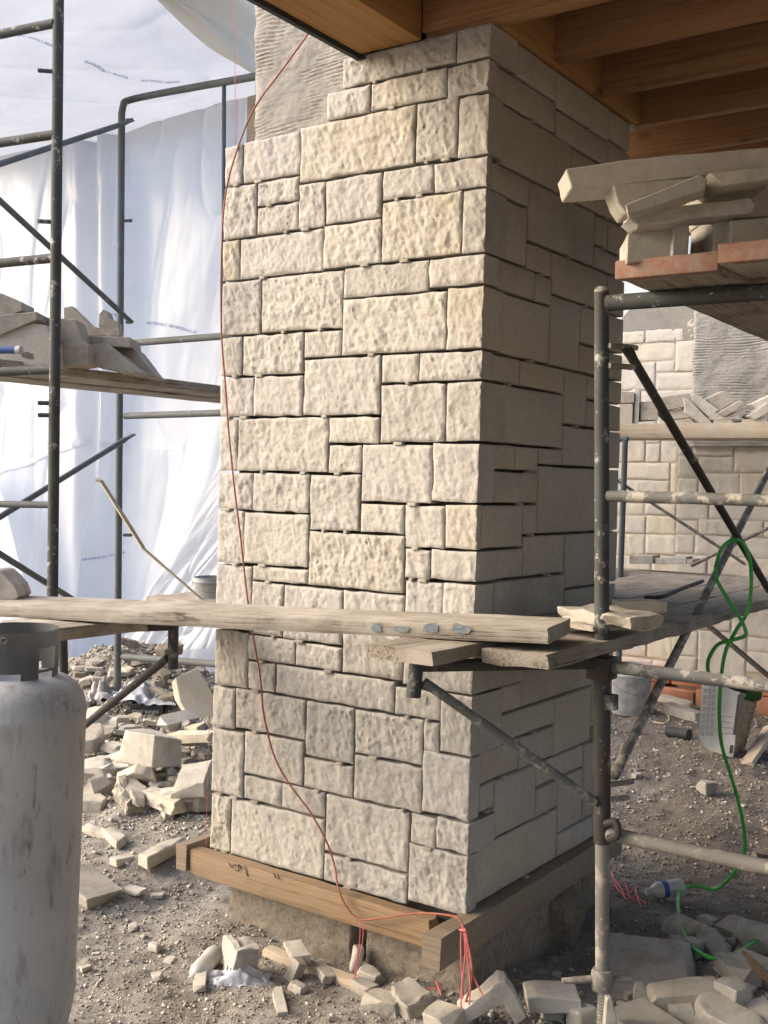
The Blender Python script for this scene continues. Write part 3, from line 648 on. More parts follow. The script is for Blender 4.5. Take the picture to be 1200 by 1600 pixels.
sr = thing('scaffold', 'dark splattered steel scaffold frame standing at the right front of the pillar', 'scaffold', tuple(leg_at(.03)))
obj('leg', tube([leg_at(.575), leg_at(1.2), leg_at(2.165)], RT, 20), M['tube'], sr)
obj('leg_cap', lathe([(0, .012), (RT*.8, .012), (RT*1.02, .004), (RT*1.02, -.003)], leg_at(2.165), 20), M['tube'], sr)
obj('leg_sleeve', tube([leg_at(.58), leg_at(1.065)], RT*1.16, 20), M['rust'], sr)
obj('jack_tube', tube([leg_at(.19), leg_at(.60)], RT*.93, 20), M['galv'], sr)
pr = []
for i in range(60): pr += [(.0165+.0022*(i % 2), -.06+i*.0047)]
obj('threaded_rod', lathe([(0, -.06)]+pr, leg_at(-.01)+np.array([0, 0, -.03]), 16), M['galv'], sr)
obj('base_plate', box(.375, .535, -.07, .095, -.055, -.045, .002), M['rust'], sr)
nutc = leg_at(.185)
nut = obj('jack_nut', lathe([(0, -.03), (.029, -.03), (.032, -.02), (.032, .02), (.027, .03), (0, .03)], nutc, 18), M['galv'], sr)
hd = CR*np.array([1, 1, 0]); hd /= np.linalg.norm(hd)
for s, up in ((-1, -.022), (1, .006)):
    a = nutc+hd*s*.025; b = nutc+hd*s*(.115 if s < 0 else .085)+np.array([0, 0, .0])
    b[2] += up*.4
    obj('handle', tube([a, (a+b)/2, b], [.013, .012, .010], 10, .8), M['galv'], nut)
XD = np.array([1., 0.015, 0])
RAILS = ((2.130, .0235, 'top_rail', 'tube'), (1.577, .0165, 'rail', 'tube_dusty'), (1.087, .018, 'rail', 'tube_dusty'), (.607, .020, 'rail', 'galv'))
for zz, r, nm, mk in RAILS:
    a = leg_at(zz)
    obj(nm, tube([a+XD*.018, a+XD*.5, a+XD*1.0, a+XD*1.52], r, 16), M[mk], sr)
obj('leg', tube([leg_at(.03)+XD*1.53, leg_at(2.165)+XD*1.53], RT, 16), M['tube'], sr)
obj('clamp', box(*(leg_at(1.075)[0]+np.array([-.034, .036])), *(leg_at(1.075)[1]+np.array([-.036, .032])), 1.05, 1.115, .004), M['rust'], sr)
obj('wedge', box(*(leg_at(.99)[0]+np.array([.012, .048])), *(leg_at(.99)[1]+np.array([-.02, .01])), .965, 1.01, .004), M['tube'], sr)
obj('hook', tube(spline([leg_at(.64)+np.array([.02, -.02, 0]), leg_at(.655)+np.array([.055, -.03, 0]), leg_at(.62)+np.array([.06, -.03, 0]), leg_at(.60)+np.array([.03, -.03, 0])], 5), .011, 8), M['rust'], sr)
B1 = on(1262, 990, 1, 2.36); B2 = on(1262, 640, 1, 2.36)
pA = on(977, 541, 1, .06); pB = on(957, 1216, 1, .06)
brace(pA, on(1238, 985, 1, 2.36), sr, .0145, 'rust'); brace(pB, on(1238, 662, 1, 2.36), sr, .0145, 'tube_dusty')
obj('leg', tube([(.44, 2.38, 0.), (.40, 2.40, 2.16)], RT, 14), M['tube'], sr)
for px, py, L in ((966, 540, .10), (958, 571, .09), (958, 1226, .085), (958, 1250, .07)):
    p = on(952, py, 1, .02); pin(p, CR*.9+CF*.45, L, sr, 'galv', .0085)
# outrigger bracket under the front boards
SB0 = on(651, 1040, 2, 1.108); SB1 = leg_at(1.095)
br = thing('side_bracket', 'grey green outrigger bracket with diagonal strut under the short boards at the pillar corner', 'scaffold bracket', tuple(SB1))
obj('arm', tube([SB0, SB1+(SB0-SB1)/np.linalg.norm(SB0-SB1)*.03], .0175, 14), M['rust'], br)
obj('stub', tube([SB0+np.array([0, 0, .02]), SB0+np.array([-.008, 0, -.085])], .020, 14), M['tube'], br)
obj('strut', tube([SB0+(SB1-SB0)*.04+np.array([0, 0, -.045]), leg_at(.70)+np.array([-.01, -.03, 0])], .0135, 12), M['tube_dusty'], br)

# left tower
LA = np.array([-1.85, -.12, 0]); d43 = 4.35
def la(z): return np.array([-1.792-.0285*z, -.155+.0135*z, z])
lt = thing('scaffold_tower', 'slate grey steel scaffold tower with cross braces in front of the plastic sheeting', 'scaffold', (-2.6, .8, 0))
obj('leg', tube([la(.05), la(1.2), la(2.4), la(4.2)], RT, 18), M['tube'], lt)
obj('leg', tube([la(.05)+np.array([-1.52, -.08, 0]), la(4.2)+np.array([-1.52, -.08, 0])], RT, 14), M['tube'], lt)
AD = np.array([-1.52, -.30, 0])
for k, (py, zz) in enumerate(((36, 0), (210, 0), (403, 0), (577, 0), (789, 0))):
    a = at(86, py, 4.35); b = a+AD*1.0+np.array([0, 0, -.03])
    obj('rail', tube([a, (a+b)/2, b], .0185 if k != 4 else .014, 14), M['tube' if k not in (4,) else 'tube_far'], lt)
DB = 6.95
def lb(py): return at(190+(py-190)*-.0075, py, DB)
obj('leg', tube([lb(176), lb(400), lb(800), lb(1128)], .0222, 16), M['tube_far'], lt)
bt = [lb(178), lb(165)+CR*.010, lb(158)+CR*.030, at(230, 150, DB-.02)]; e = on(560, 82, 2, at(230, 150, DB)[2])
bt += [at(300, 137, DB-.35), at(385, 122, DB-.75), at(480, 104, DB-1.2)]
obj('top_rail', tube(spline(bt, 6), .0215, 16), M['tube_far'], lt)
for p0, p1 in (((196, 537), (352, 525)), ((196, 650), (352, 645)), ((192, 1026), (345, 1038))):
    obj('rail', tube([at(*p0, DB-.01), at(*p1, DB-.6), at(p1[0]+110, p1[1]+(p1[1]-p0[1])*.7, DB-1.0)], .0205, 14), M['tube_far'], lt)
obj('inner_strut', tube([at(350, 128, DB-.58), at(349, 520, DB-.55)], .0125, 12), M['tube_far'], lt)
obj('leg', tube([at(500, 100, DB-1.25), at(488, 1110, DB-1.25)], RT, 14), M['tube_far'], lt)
brace(at(206, 189, DB-.06), at(-190, 318, 4.9), lt, .0165, 'tube_far'); brace(at(205, 503, DB-.06), at(-210, 120, 4.9), lt, .0165, 'tube_far')
brace(at(208, 679, DB-.06), at(-190, 925, 4.9), lt, .0165, 'tube_far'); brace(at(192, 985, DB-.06), at(-170, 760, 4.9), lt, .0165, 'tube_far')
for py in (345, 836): pin(at(193, py, DB), CR-CF*.1, .055, lt, 'tube_far', .010)
pin(at(197, 188, DB), CR-CF*.1, .045, lt, 'tube_far', .012); pin(at(197, 503, DB), CR-CF*.1, .04, lt, 'tube_far', .012)
for py in (112, 347, 630, 649): pin(at(86, py, 4.35), -CR-CF*.2, .065, lt, 'tube', .0085)
obj('lower_leg', tube([at(98, 982, 4.0), at(100, 1062, 4.0)], .016, 12), M['rust'], lt)
b0 = on(268, 982, 2, 1.10); b1 = on(98, 988, 2, 1.10)
bl = thing('side_bracket', 'rusty brown outrigger bracket with strut under the long plank beside the gas cylinder', 'scaffold bracket', tuple(b0))
obj('arm', tube([b0+np.array([0, 0, .012]), b1+np.array([0, 0, .012])], .019, 14), M['rust'], bl)
d0 = float((b0-CAM)@CF)
obj('stub', tube([at(271, 977, d0), at(270, 1045, d0)], .0175, 14), M['rust'], bl)
obj('strut', tube([at(262, 1028, d0), at(130, 1135, d0+.25), at(80, 1178, d0+.35)], .0135, 12), M['rust'], bl)
# far scaffold against the stone wall
fs = thing('scaffold', 'slim grey scaffold frame with thin braces against the far stone wall', 'scaffold', tuple(G(972, 1100)))
yF = 4.55
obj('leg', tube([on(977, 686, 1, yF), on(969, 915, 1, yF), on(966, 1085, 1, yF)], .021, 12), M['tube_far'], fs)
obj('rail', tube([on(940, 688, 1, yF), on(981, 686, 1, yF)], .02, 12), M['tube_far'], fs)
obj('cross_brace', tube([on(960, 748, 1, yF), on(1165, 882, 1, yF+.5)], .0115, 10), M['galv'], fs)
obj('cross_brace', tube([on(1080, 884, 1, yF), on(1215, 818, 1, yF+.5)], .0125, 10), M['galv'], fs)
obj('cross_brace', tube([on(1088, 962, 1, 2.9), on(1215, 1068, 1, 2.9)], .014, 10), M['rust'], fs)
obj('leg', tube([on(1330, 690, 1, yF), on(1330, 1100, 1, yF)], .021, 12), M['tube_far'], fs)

# ================================================================ planks and platforms
oriented((-1.98, -.912, 1.152), (.418, -.336, 1.231), (-.233, .972, 0), .285, .040, 'long_plank', M['plank'], 'long dusty weathered plank with blue paint marks crossing in front of the pillar', 'plank', seed=1.3, worn=.0035)
lp = bpy.data.objects['long_plank']
def lpp(px, py):                                                      # on the front edge face of the long plank
    d = np.array([2.398, .576, .079]); nrm = np.array([.2336, -.972, 0]); d0 = np.array([-1.98, -.912, 1.152])+nrm*.0045
    r_ = ray(px, py); return CAM+r_*(((d0-CAM)@nrm)/(r_@nrm))
for pl in ([(170, 75), (190, 88), (205, 108), (212, 160), (172, 168), (128, 164), (118, 140), (124, 112), (150, 96)], [(305, 118), (380, 112), (470, 115), (474, 140), (455, 166), (400, 168), (345, 158), (318, 140)], [(622, 95), (670, 84), (738, 82), (746, 120), (738, 164), (690, 170), (640, 158), (602, 158), (606, 125)], [(892, 85), (925, 82), (960, 96), (1010, 108), (1052, 122), (1056, 150), (1030, 176), (980, 186), (930, 176), (880, 150), (884, 118)]):
    obj('paint_mark', (np.array([lpp(560+x/6.0, 960+y/6.0) for x, y in pl]), [tuple(range(len(pl)))]), M['bluespray'], lp, False)
oriented((.030, -.605, 1.172), (.030, 2.55, 1.172), (1, 0, 0), .208, .036, 'platform_plank', M['plank_dark'], 'inner platform board whose worn end sticks out by the pillar corner above the bracket stub', 'plank', seed=8.2, worn=.004)
oriented((.246, -.385, 1.168), (.246, 2.5, 1.168), (1, 0, 0), .196, .038, 'platform_plank', M['plank_dark'], 'outer platform board with splintered end beside the scaffold leg', 'plank', seed=3.9, worn=.008)
oriented((-.42, 1.14, 1.165), (-.42, 2.6, 1.165), (1, 0, 0), .44, .036, 'platform_plank', M['plank_dark'], 'wide dusty board lying behind the pillar on the right platform', 'plank', seed=13.9, worn=.003)
oriented((-1.9, 4.55, 1.005), (1.4, 4.55, 1.005), (0, 1, 0), .28, .085, 'wall_plank', M['plank_dark'], 'thick lower plank along the far stone wall, with a few offcuts', 'plank', seed=6.1)
oriented((-1.9, 4.62, 2.070), (1.4, 4.62, 2.070), (0, 1, 0), .42, .105, 'wall_plank', M['lath'], 'upper plank loaded with broken stones before the far stone wall', 'plank', seed=9.4)
# right upper shelf
oriented((.515, -.19, 2.197), (.515, 2.6, 2.197), (1, 0, 0), .272, .044, 'shelf_plank', M['plank'], 'red ended shelf plank nearest the pillar on top of the right scaffold frame', 'plank', seed=21)
oriented((.792, -.20, 2.212), (.792, 2.6, 2.212), (1, 0, 0), .285, .046, 'shelf_plank', M['plank'], 'red ended shelf plank at the right frame edge, lying beside its twin', 'plank', seed=25)
for i, (x0, x1, y, z) in enumerate(((.513, .789, -.19, 2.197), (.790, 1.079, -.20, 2.212))):
    pk = [o for o in C.objects if o.name.startswith('shelf_plank')][i]
    V, F = box(x0, x1, y-.008, y+.03, z-.0465, z+.003, .005)
    obj('painted_end', (V, F), M['redend'], pk, True)
# left shelf
oriented((-2.262, -.42, 2.072), (-2.262, 2.15, 2.072), (-1, 0, 0), .235, .042, 'shelf_plank', M['plank'], 'front plank of the left scaffold shelf, carrying broken stone', 'plank', seed=31)
oriented((-2.51, -.42, 2.070), (-2.51, 2.15, 2.070), (-1, 0, 0), .235, .042, 'shelf_plank', M['plank'], 'rear plank of the left scaffold shelf, seen only from below', 'plank', seed=35)
cq = on(94, 981, 2, 1.142)
oriented((cq[0], cq[1], 1.142), (cq[0]-.05, cq[1]+1.3, 1.135), (-1, 0, 0), .27, .04, 'platform_plank', M['plank'], 'left platform board ending just above the gas cylinder collar', 'plank', seed=41)

# ================================================================ gas cylinder
tc = at(19, 1110, 2.83); tc[2] = 0.
gc = thing('gas_cylinder', 'tall scuffed grey gas cylinder with slotted collar at the left front', 'gas cylinder', (tc[0], tc[1], .10))
R = .184
prof = [(0, .10), (.125, .10), (.128, .105), (.128, .155), (.12, .17), (.15, .19), (.172, .225), (R-.003, .27), (R, .30), (R+.0015, .304), (R+.0015, .314), (R, .318), (R, .34), (R, 1.02), (R+.0018, 1.024), (R+.0018, 1.033), (R-.0005, 1.037), (R-.004, 1.055), (R-.012, 1.075), (R-.026, 1.094), (R-.046, 1.109), (R-.07, 1.119), (R-.10, 1.125), (0, 1.128)]
def lean(V):
    V = np.array(V); k = .022*(V[:, 2]-1.05); V[:, 2] -= .032; V[:, 0] += k*CR[0]; V[:, 1] += k*CR[1]; return V
V, F = lathe(prof, (tc[0], tc[1], 0), 96); obj('body', (lean(V), F), M['tank'], gc, True)
ang0 = math.atan2(-CF[1], -CF[0]); na, nz_ = 120, 18; rc = .110
def colpt(a, z, r): 
    th = ang0+a; return (tc[0]+r*math.cos(th), tc[1]+r*math.sin(th), z)
bm = bmesh.new(); vs = {}
for i in range(na):
    for j in range(nz_+1): vs[i, j] = bm.verts.new(colpt(math.radians(i*360/na-180), 1.116+.122*j/nz_, rc))
for i in range(na):
    for j in range(nz_):
        a = ((i+.5)*360/na-180); z = 1.116+.122*(j+.5)/nz_
        slot = z < 1.1355 and any(l < a < h for l, h in ((-4, 28), (50, 76), (-80, -46), (100, 130), (160, 178), (-160, -130)))
        hand = 1.143 < z < 1.197 and any(l < a < h for l, h in ((50, 80), (-150, -100)))
        if not (slot or hand): bm.faces.new((vs[i, j], vs[(i+1) % na, j], vs[(i+1) % na, j+1], vs[i, j+1]))
for v in [v for v in bm.verts if not v.link_faces]: bm.verts.remove(v)
bmesh.ops.solidify(bm, geom=bm.faces[:], thickness=.0045)
V, F = bm_out(bm); obj('collar', (lean(V), F), M['collar'], gc, True)
V, F = lathe([(0, .02), (.02, .02), (.024, .015), (.024, -.03), (0, -.03)], (tc[0], tc[1], 1.175), 20); obj('valve', (lean(V), F), M['galv'], gc)
V, F = tube([colpt(math.radians(4), 1.2235, rc+.001)]*1+[colpt(math.radians(4), 1.2235, rc+.0045)], .001, 6)
ring = [np.array(colpt(math.radians(5.5), 1.2215, rc+.0052))+.0075*(math.cos(q)*CR+math.sin(q)*CU) for q in np.linspace(0, 2*math.pi, 25)]
V, F = tube(ring, .0013, 6); obj('stamp_ring', (lean(V), F), M['galv'], gc)

# ================================================================ broken stone
def rough_bm(bm, amp, seed, bev=.004, sub=1):
    bmesh.ops.recalc_face_normals(bm, faces=bm.faces)
    try: bmesh.ops.bevel(bm, geom=bm.edges[:], offset=bev, segments=1, affect='EDGES', clamp_overlap=True)
    except Exception: pass
    bmesh.ops.triangulate(bm, faces=bm.faces[:])
    for _ in range(sub):
        L = [e for e in bm.edges if e.calc_length() > .022]
        if L: bmesh.ops.subdivide_edges(bm, edges=L, cuts=1, use_grid_fill=False); bmesh.ops.triangulate(bm, faces=bm.faces[:])
    bm.normal_update(); V = np.array([v.co[:] for v in bm.verts]); N = np.array([v.normal[:] for v in bm.verts])
    d = amp*(vnoise(V*34+seed*3.1, 4)*.5+.6*vnoise(V*85+seed, 7)); V = V+N*d[:, None]
    for v, c in zip(bm.verts, V): v.co = c
    return bm_out(bm)
def chunk(sx, sy, sz, seed, amp=.002, cuts=4):
    r_ = random.Random(seed); bm = bmesh.new(); bmesh.ops.create_cube(bm, size=1)
    for v in bm.verts: v.co = Vector((v.co.x*sx*(1+r_.uniform(-.18, .12)), v.co.y*sy*(1+r_.uniform(-.18, .12)), (v.co.z+.5)*sz*(1 if v.co.z < 0 else 1+r_.uniform(-.2, .1))))
    for _ in range(cuts):
        n = Vector((r_.uniform(-1, 1), r_.uniform(-1, 1), r_.uniform(-.4, .9))).normalized()
        s = abs(n.x)*sx/2+abs(n.y)*sy/2+abs(n.z)*sz/2; p = Vector((0, 0, sz/2))+n*s*r_.uniform(.55, .85)
        g = bmesh.ops.bisect_plane(bm, geom=bm.verts[:]+bm.edges[:]+bm.faces[:], plane_co=p, plane_no=n, clear_outer=True)
        ed = [e for e in bm.edges if e.is_boundary]
        if ed: bmesh.ops.contextual_create(bm, geom=ed)
    return rough_bm(bm, amp, seed, min(.005, sz*.08), 1 if max(sx, sy) < .12 else 2)
def rot4(rz, tilt, tdir):
    ax = Vector((math.cos(tdir), math.sin(tdir), 0)); return Matrix.Rotation(tilt, 4, ax) @ Matrix.Rotation(rz, 4, 'Z')
CNT = [0]
def rock(px, py, s, label, rz=0, tilt=0, tdir=0, lift=0.0, name='stone_chunk', cat='broken stone', mt='fresh', amp=.002, cuts=4, group=None, pos=None):
    CNT[0] += 1; p = G(px, py, lift) if pos is None else np.array(pos, float)
    VF = chunk(*s, CNT[0]*13+5, amp, cuts); M4 = Matrix.Translation(Vector(p)) @ rot4(math.radians(rz)-.61, math.radians(tilt), math.radians(tdir))
    o = obj(name, VF, M[mt], None, True, mat4=M4, label=label, cat=cat, group=group); o.data.set_sharp_from_angle(angle=math.radians(24)); return o
def slab(poly, d, ext, label, mt='fresh', amp=.0018, name='stone_slab', cat='broken stone', plane=None, group=None, ddx=0.0):
    """a broken slab: its near face outlined at its own distance, with real depth behind"""
    CNT[0] += 1; bm = bmesh.new()
    x0 = poly[0][0]
    P = [at(x, y, d+ddx*(x-x0)) if plane is None else on(x, y, *plane) for x, y in poly]
    org = np.mean(P, axis=0); vs = [bm.verts.new(Vector(q-org)) for q in P]; f = bm.faces.new(vs)
    g = bmesh.ops.extrude_face_region(bm, geom=[f]); nv = [v for v in g['geom'] if isinstance(v, bmesh.types.BMVert)]
    r_ = random.Random(CNT[0]); e = Vector(ext)
    for v in nv: v.co += e*(1+r_.uniform(-.12, .12))
    V, F = rough_bm(bm, amp, CNT[0], .0025, 2)
    o = obj(name, (V, F), M[mt], None, True, mat4=Matrix.Translation(Vector(org)), label=label, cat=cat, group=group); o.data.set_sharp_from_angle(angle=math.radians(24)); return o
BK = np.array([CF[0], CF[1], 0]); BK /= np.linalg.norm(BK); RT3 = np.array([CR[0], CR[1], 0]); RT3 /= np.linalg.norm(RT3); UPV = np.array([0, 0, 1.])

# right upper shelf
slab([(884, 264), (1000, 247), (1215, 229), (1215, 264), (1060, 278), (955, 290), (893, 293)], 2.80, BK*.15, 'long thick cream slab lying topmost on the right shelf, jutting out toward the pillar', 'cut')
slab([(957, 288), (1090, 277), (1098, 300), (1000, 332), (978, 333), (966, 318)], 2.80, BK*.10, 'cream slab directly under the long top slab on the right shelf', 'cut')
slab([(977, 320), (1094, 272), (1105, 279), (1101, 296), (990, 333), (980, 331)], 2.72, BK*.08+RT3*.02, 'bright narrow stone bar lying slantwise across the right shelf pile', 'fresh')
slab([(1108, 270), (1215, 261), (1215, 279), (1130, 289)], 2.74, BK*.2, 'thin pale slab under the long top slab at the right frame edge', 'fresh')
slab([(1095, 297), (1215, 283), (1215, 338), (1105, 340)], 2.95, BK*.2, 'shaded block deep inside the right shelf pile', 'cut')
slab([(981, 341), (1008, 333), (1035, 324), (1172, 309), (1182, 320), (1176, 333), (1075, 343), (998, 352)], 2.80, BK*.09, 'flat chipped slab resting on the two upright stones of the right shelf', 'fresh', amp=.006)
slab([(981, 364), (1052, 357), (1051, 405), (979, 411)], 2.89, BK*.2+RT3*.02, 'smooth cream block at the left end of the right shelf pile', 'fresh', amp=.0006)
slab([(1053, 345), (1077, 343), (1074, 406), (1050, 408)], 2.86, BK*.2+RT3*.02, 'upright rough faced stone second from the left on the right shelf', 'rough', amp=.005)
slab([(1117, 335), (1137, 333), (1141, 404), (1122, 406), (1112, 406)], 2.87, BK*.2-RT3*.01, 'narrow upright rough faced stone on the right shelf, touching the second plank', 'rough', amp=.005)
slab([(1141, 344), (1215, 339), (1215, 386), (1142, 391)], 2.84, BK*.2, 'smooth block at the right frame edge standing on the second red ended plank', 'cut', amp=.0008)
# left shelf
slab([(-30, 462), (0, 457), (34, 472), (35, 485), (8, 496), (-30, 492)], 4.75, BK*.16, 'cream block topmost of the broken stones on the left shelf', 'dusty')
slab([(-30, 497), (20, 490), (57, 487), (57, 499), (0, 524), (-30, 528)], 4.70, BK*.2, 'thin dusty slab second from the top of the left shelf pile', 'dusty')
slab([(-30, 527), (52, 505), (72, 508), (84, 538), (86, 571), (40, 571), (-30, 566)], 4.72, BK*.22, 'large smooth slab leaning upright on the left shelf behind the blue tube', 'cut', amp=.001)
slab([(57, 495), (118, 499), (128, 532), (139, 540), (138, 570), (86, 574), (72, 520)], 4.85, BK*.16, 'tall broken block on the left shelf just beside the front pole', 'dusty')
slab([(99, 480), (112, 478), (133, 500), (144, 510), (158, 512), (166, 524), (130, 525), (100, 508)], 5.20, BK*.1, 'jagged edged slab standing at the back of the left shelf', 'dusty', amp=.003)
slab([(155, 490), (161, 483), (168, 486), (172, 497), (185, 504), (187, 525), (168, 526), (153, 510)], 5.10, BK*.08, 'small pointed upright stone at the back of the left shelf', 'dusty', amp=.003)
slab([(128, 524), (203, 527), (204, 543), (129, 539)], 5.0, BK*.2, 'flat slab bridging the middle of the left shelf pile', 'dusty')
slab([(131, 539), (165, 536), (220, 582), (200, 583), (139, 570)], 4.95, BK*.2+RT3*.02, 'large triangular slab leaning outward on the left shelf', 'dusty')
slab([(180, 545), (208, 543), (243, 588), (222, 587)], 5.08, BK*.22, 'narrow leaning slab at the right end of the left shelf pile', 'dusty')
slab([(31, 549), (42, 549), (44, 558), (33, 558)], 4.55, BK*.08, 'tiny stone scrap beside the blue tube on the left shelf', 'dusty')
bt_ = thing('plastic_tube', 'short dusty blue plastic tube lying on the left shelf', 'tube', tuple(at(10, 556, 4.53)))
obj('tube_wall', tube([at(-30, 547, 4.55), at(27, 547, 4.53)], .015, 16), M['blue'], bt_); obj('tube_end', tube([at(26, 547, 4.53), at(33, 547, 4.525)], .0175, 16), M['bottle'], bt_)
slab([(-10, 890), (0, 893), (22, 915), (29, 932), (24, 938), (-10, 938)], 3.72, BK*.14, 'rounded cream stone on the long plank at the far left edge', 'fresh', amp=.003)
# far shelf pile
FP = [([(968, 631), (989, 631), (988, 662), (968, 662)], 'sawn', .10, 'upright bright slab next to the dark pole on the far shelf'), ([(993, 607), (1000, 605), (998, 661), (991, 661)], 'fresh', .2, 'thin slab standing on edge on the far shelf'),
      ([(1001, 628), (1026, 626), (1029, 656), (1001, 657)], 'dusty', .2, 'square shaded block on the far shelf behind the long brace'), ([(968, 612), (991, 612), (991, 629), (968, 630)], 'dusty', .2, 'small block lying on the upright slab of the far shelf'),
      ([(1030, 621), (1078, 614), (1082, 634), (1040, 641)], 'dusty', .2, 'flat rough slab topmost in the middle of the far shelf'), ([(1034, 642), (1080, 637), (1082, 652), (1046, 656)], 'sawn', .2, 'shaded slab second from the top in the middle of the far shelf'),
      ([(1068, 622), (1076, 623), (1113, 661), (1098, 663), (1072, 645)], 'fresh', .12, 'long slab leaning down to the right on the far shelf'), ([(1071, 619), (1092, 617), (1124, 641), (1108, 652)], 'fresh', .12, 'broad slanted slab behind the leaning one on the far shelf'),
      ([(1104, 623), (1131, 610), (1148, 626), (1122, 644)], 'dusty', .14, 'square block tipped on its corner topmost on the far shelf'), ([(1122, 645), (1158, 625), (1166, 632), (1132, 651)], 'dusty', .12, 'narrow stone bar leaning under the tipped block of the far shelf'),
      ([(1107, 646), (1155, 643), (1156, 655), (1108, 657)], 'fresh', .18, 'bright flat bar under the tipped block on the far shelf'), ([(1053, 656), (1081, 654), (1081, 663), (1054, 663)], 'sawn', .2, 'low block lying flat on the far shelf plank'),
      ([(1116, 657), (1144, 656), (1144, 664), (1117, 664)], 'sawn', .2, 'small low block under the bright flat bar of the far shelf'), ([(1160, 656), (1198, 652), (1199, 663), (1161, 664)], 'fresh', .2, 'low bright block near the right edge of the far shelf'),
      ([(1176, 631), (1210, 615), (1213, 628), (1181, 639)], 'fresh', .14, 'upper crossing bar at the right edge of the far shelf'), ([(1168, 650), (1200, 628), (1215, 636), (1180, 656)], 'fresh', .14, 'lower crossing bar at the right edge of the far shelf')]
for i, (pl, mk, ex, lb_) in enumerate(FP): slab(pl, 0, BK*ex, lb_, mk, plane=(1, 4.72+.02*(i % 3)))
for pl, lb_ in (([(983, 868), (1020, 868), (1020, 881), (983, 881)], 'left offcut block on the lower far plank'), ([(1024, 872), (1072, 870), (1072, 881), (1024, 882)], 'long low offcut block on the lower far plank'), ([(1073, 874), (1083, 874), (1083, 881), (1073, 881)], 'tiny dark offcut on the lower far plank')):
    slab(pl, 0, (0, .14, 0), lb_, 'fresh', plane=(1, 4.62))
# on the right platform
slab([(965, 941), (1024, 940), (1043, 942), (1043, 957), (1024, 960), (965, 956)], 3.55, BK*.10, 'long smooth stone bar lying on the right platform behind the scaffold leg', 'dusty', amp=.0008)
CNT[0] += 1
mp = chunk(.30, .16, .035, 999, .012, 2); obj('mortar_heap', mp, M['dusty'], None, True, mat4=Matrix.Translation(Vector(on(960, 974, 2, 1.205))) @ Matrix.Rotation(-.4, 4, 'Z'), label='crumbled heap of mortar on a small board on the right platform', cat='mortar heap')
oriented(on(925, 981, 2, 1.198), on(1008, 976, 2, 1.198), BK, .2, .014, 'mortar_board', M['plank'], 'small thin board under the crumbled mortar on the right platform', 'board', seed=51, worn=.001)
obj('iron_rod', tube(spline([on(1008, 934, 2, 1.185), on(1035, 932, 2, 1.195), on(1065, 920, 2, 1.20), on(1098, 908, 2, 1.20)], 5), .0085, 8), M['rust'], None, label='thin dark iron rod lying on the right platform', cat='rod')
# left heap: pieces one can pick out
H = 'of the rubble heap left of the pillar'
rock(230, 1194, (.27, .20, .15), 'largest squared block, topmost of the rubble heap left of the pillar', 35, -8, 20, .10, amp=.003, cuts=2)
rock(305, 1100, (.40, .22, .05), 'wide slab leaning steeply against the pillar side on the rubble heap', 20, 42, 60, .05, mt='sawn', cuts=3)
rock(282, 1130, (.36, .11, .05), 'pale long bar leaning below the wide slab on the rubble heap', -48, 22, 100, .04, mt='fresh', cuts=2)
rock(300, 1158, (.34, .08, .05), 'bright narrow bar pointing up to the pillar edge on the rubble heap', 28, -14, 120, .10, cuts=2)
rock(216, 1222, (.24, .15, .045), 'flat white triangular flake tilted forward on the rubble heap', 15, -38, 15, .07, cuts=3)
rock(250, 1258, (.36, .085, .06), 'long cream bar in the front of the rubble heap', 24, 4, 0, .03, cuts=2)
rock(203, 1256, (.22, .13, .10), 'grey knobbly lump in the front of the rubble heap', 20, 15, 40, .0, mt='dusty', amp=.016, cuts=5)
rock(152, 1128, (.24, .14, .075), 'block at the far left of the rubble heap behind the gas cylinder', 10, 5, 0, .05)
rock(140, 1168, (.26, .16, .09), 'wide grey slab half hidden by the gas cylinder', 0, 8, 30, .05, mt='dusty')
rock(150, 1212, (.22, .13, .07), 'bright block close beside the gas cylinder', 40, 6, 0, .03)
rock(152, 1240, (.17, .13, .10), 'squarish block low in the rubble heap beside the gas cylinder', 20, 4, 0, 0, mt='dusty')
rock(300, 1240, (.26, .16, .11), 'squared block at the right end of the rubble heap by the pillar', -20, 10, 0, .05)
rock(308, 1262, (.16, .12, .10), 'rounded stone lowest by the pillar edge in the rubble heap', 10, 0, 0, .0, mt='dusty')
rock(277, 1262, (.15, .11, .09), 'small rounded block between the long bar and the pillar edge', 60, 0, 0, .0)
rock(145, 1264, (.15, .11, .06), 'loose pale block below the left of the rubble heap', -20, 0, 0)
rock(253, 1340, (.29, .075, .05), 'single slim bar lying alone on the dirt between heap and ledger board', -42, 0, 0, cuts=2)
rock(157, 1308, (.20, .055, .035), 'slim pale sliver on the dirt next to the cylinder, pointing at the heap', 35, 0, 0, cuts=2)
rock(180, 1316, (.21, .06, .04), 'flat slim sliver on the dirt right of the other sliver', 12, 0, 0, cuts=2)
rock(262, 1276, (.07, .05, .05), 'small cream cube on the dirt just below the rubble heap', 10, 0, 0)
rock(189, 1350, (.055, .11, .03), 'small upright looking chip halfway between heap and cylinder foot', 30, 0, 0, cuts=2)
rock(137, 1394, (.21, .17, .05), 'pale flat slab tucked against the right side of the gas cylinder', 30, 14, 90, .015, mt='dusty', cuts=2)
for i, (px, py, a, b) in enumerate(((207, 1452, .07, .03), (241, 1485, .07, .045), (149, 1493, .035, .02), (134, 1516, .05, .03), (265, 1503, .07, .02), (245, 1527, .07, .02), (210, 1395, .11, .03), (246, 1402, .07, .025), (128, 1402, .04, .03))):
    rock(px, py, (a*.75, a*.45, b*.55), 'small pale chip lying loose on the trodden dirt left of the pillar', i*37, 0, 0, group='loose chips on the dirt left of the pillar', name='stone_chip')
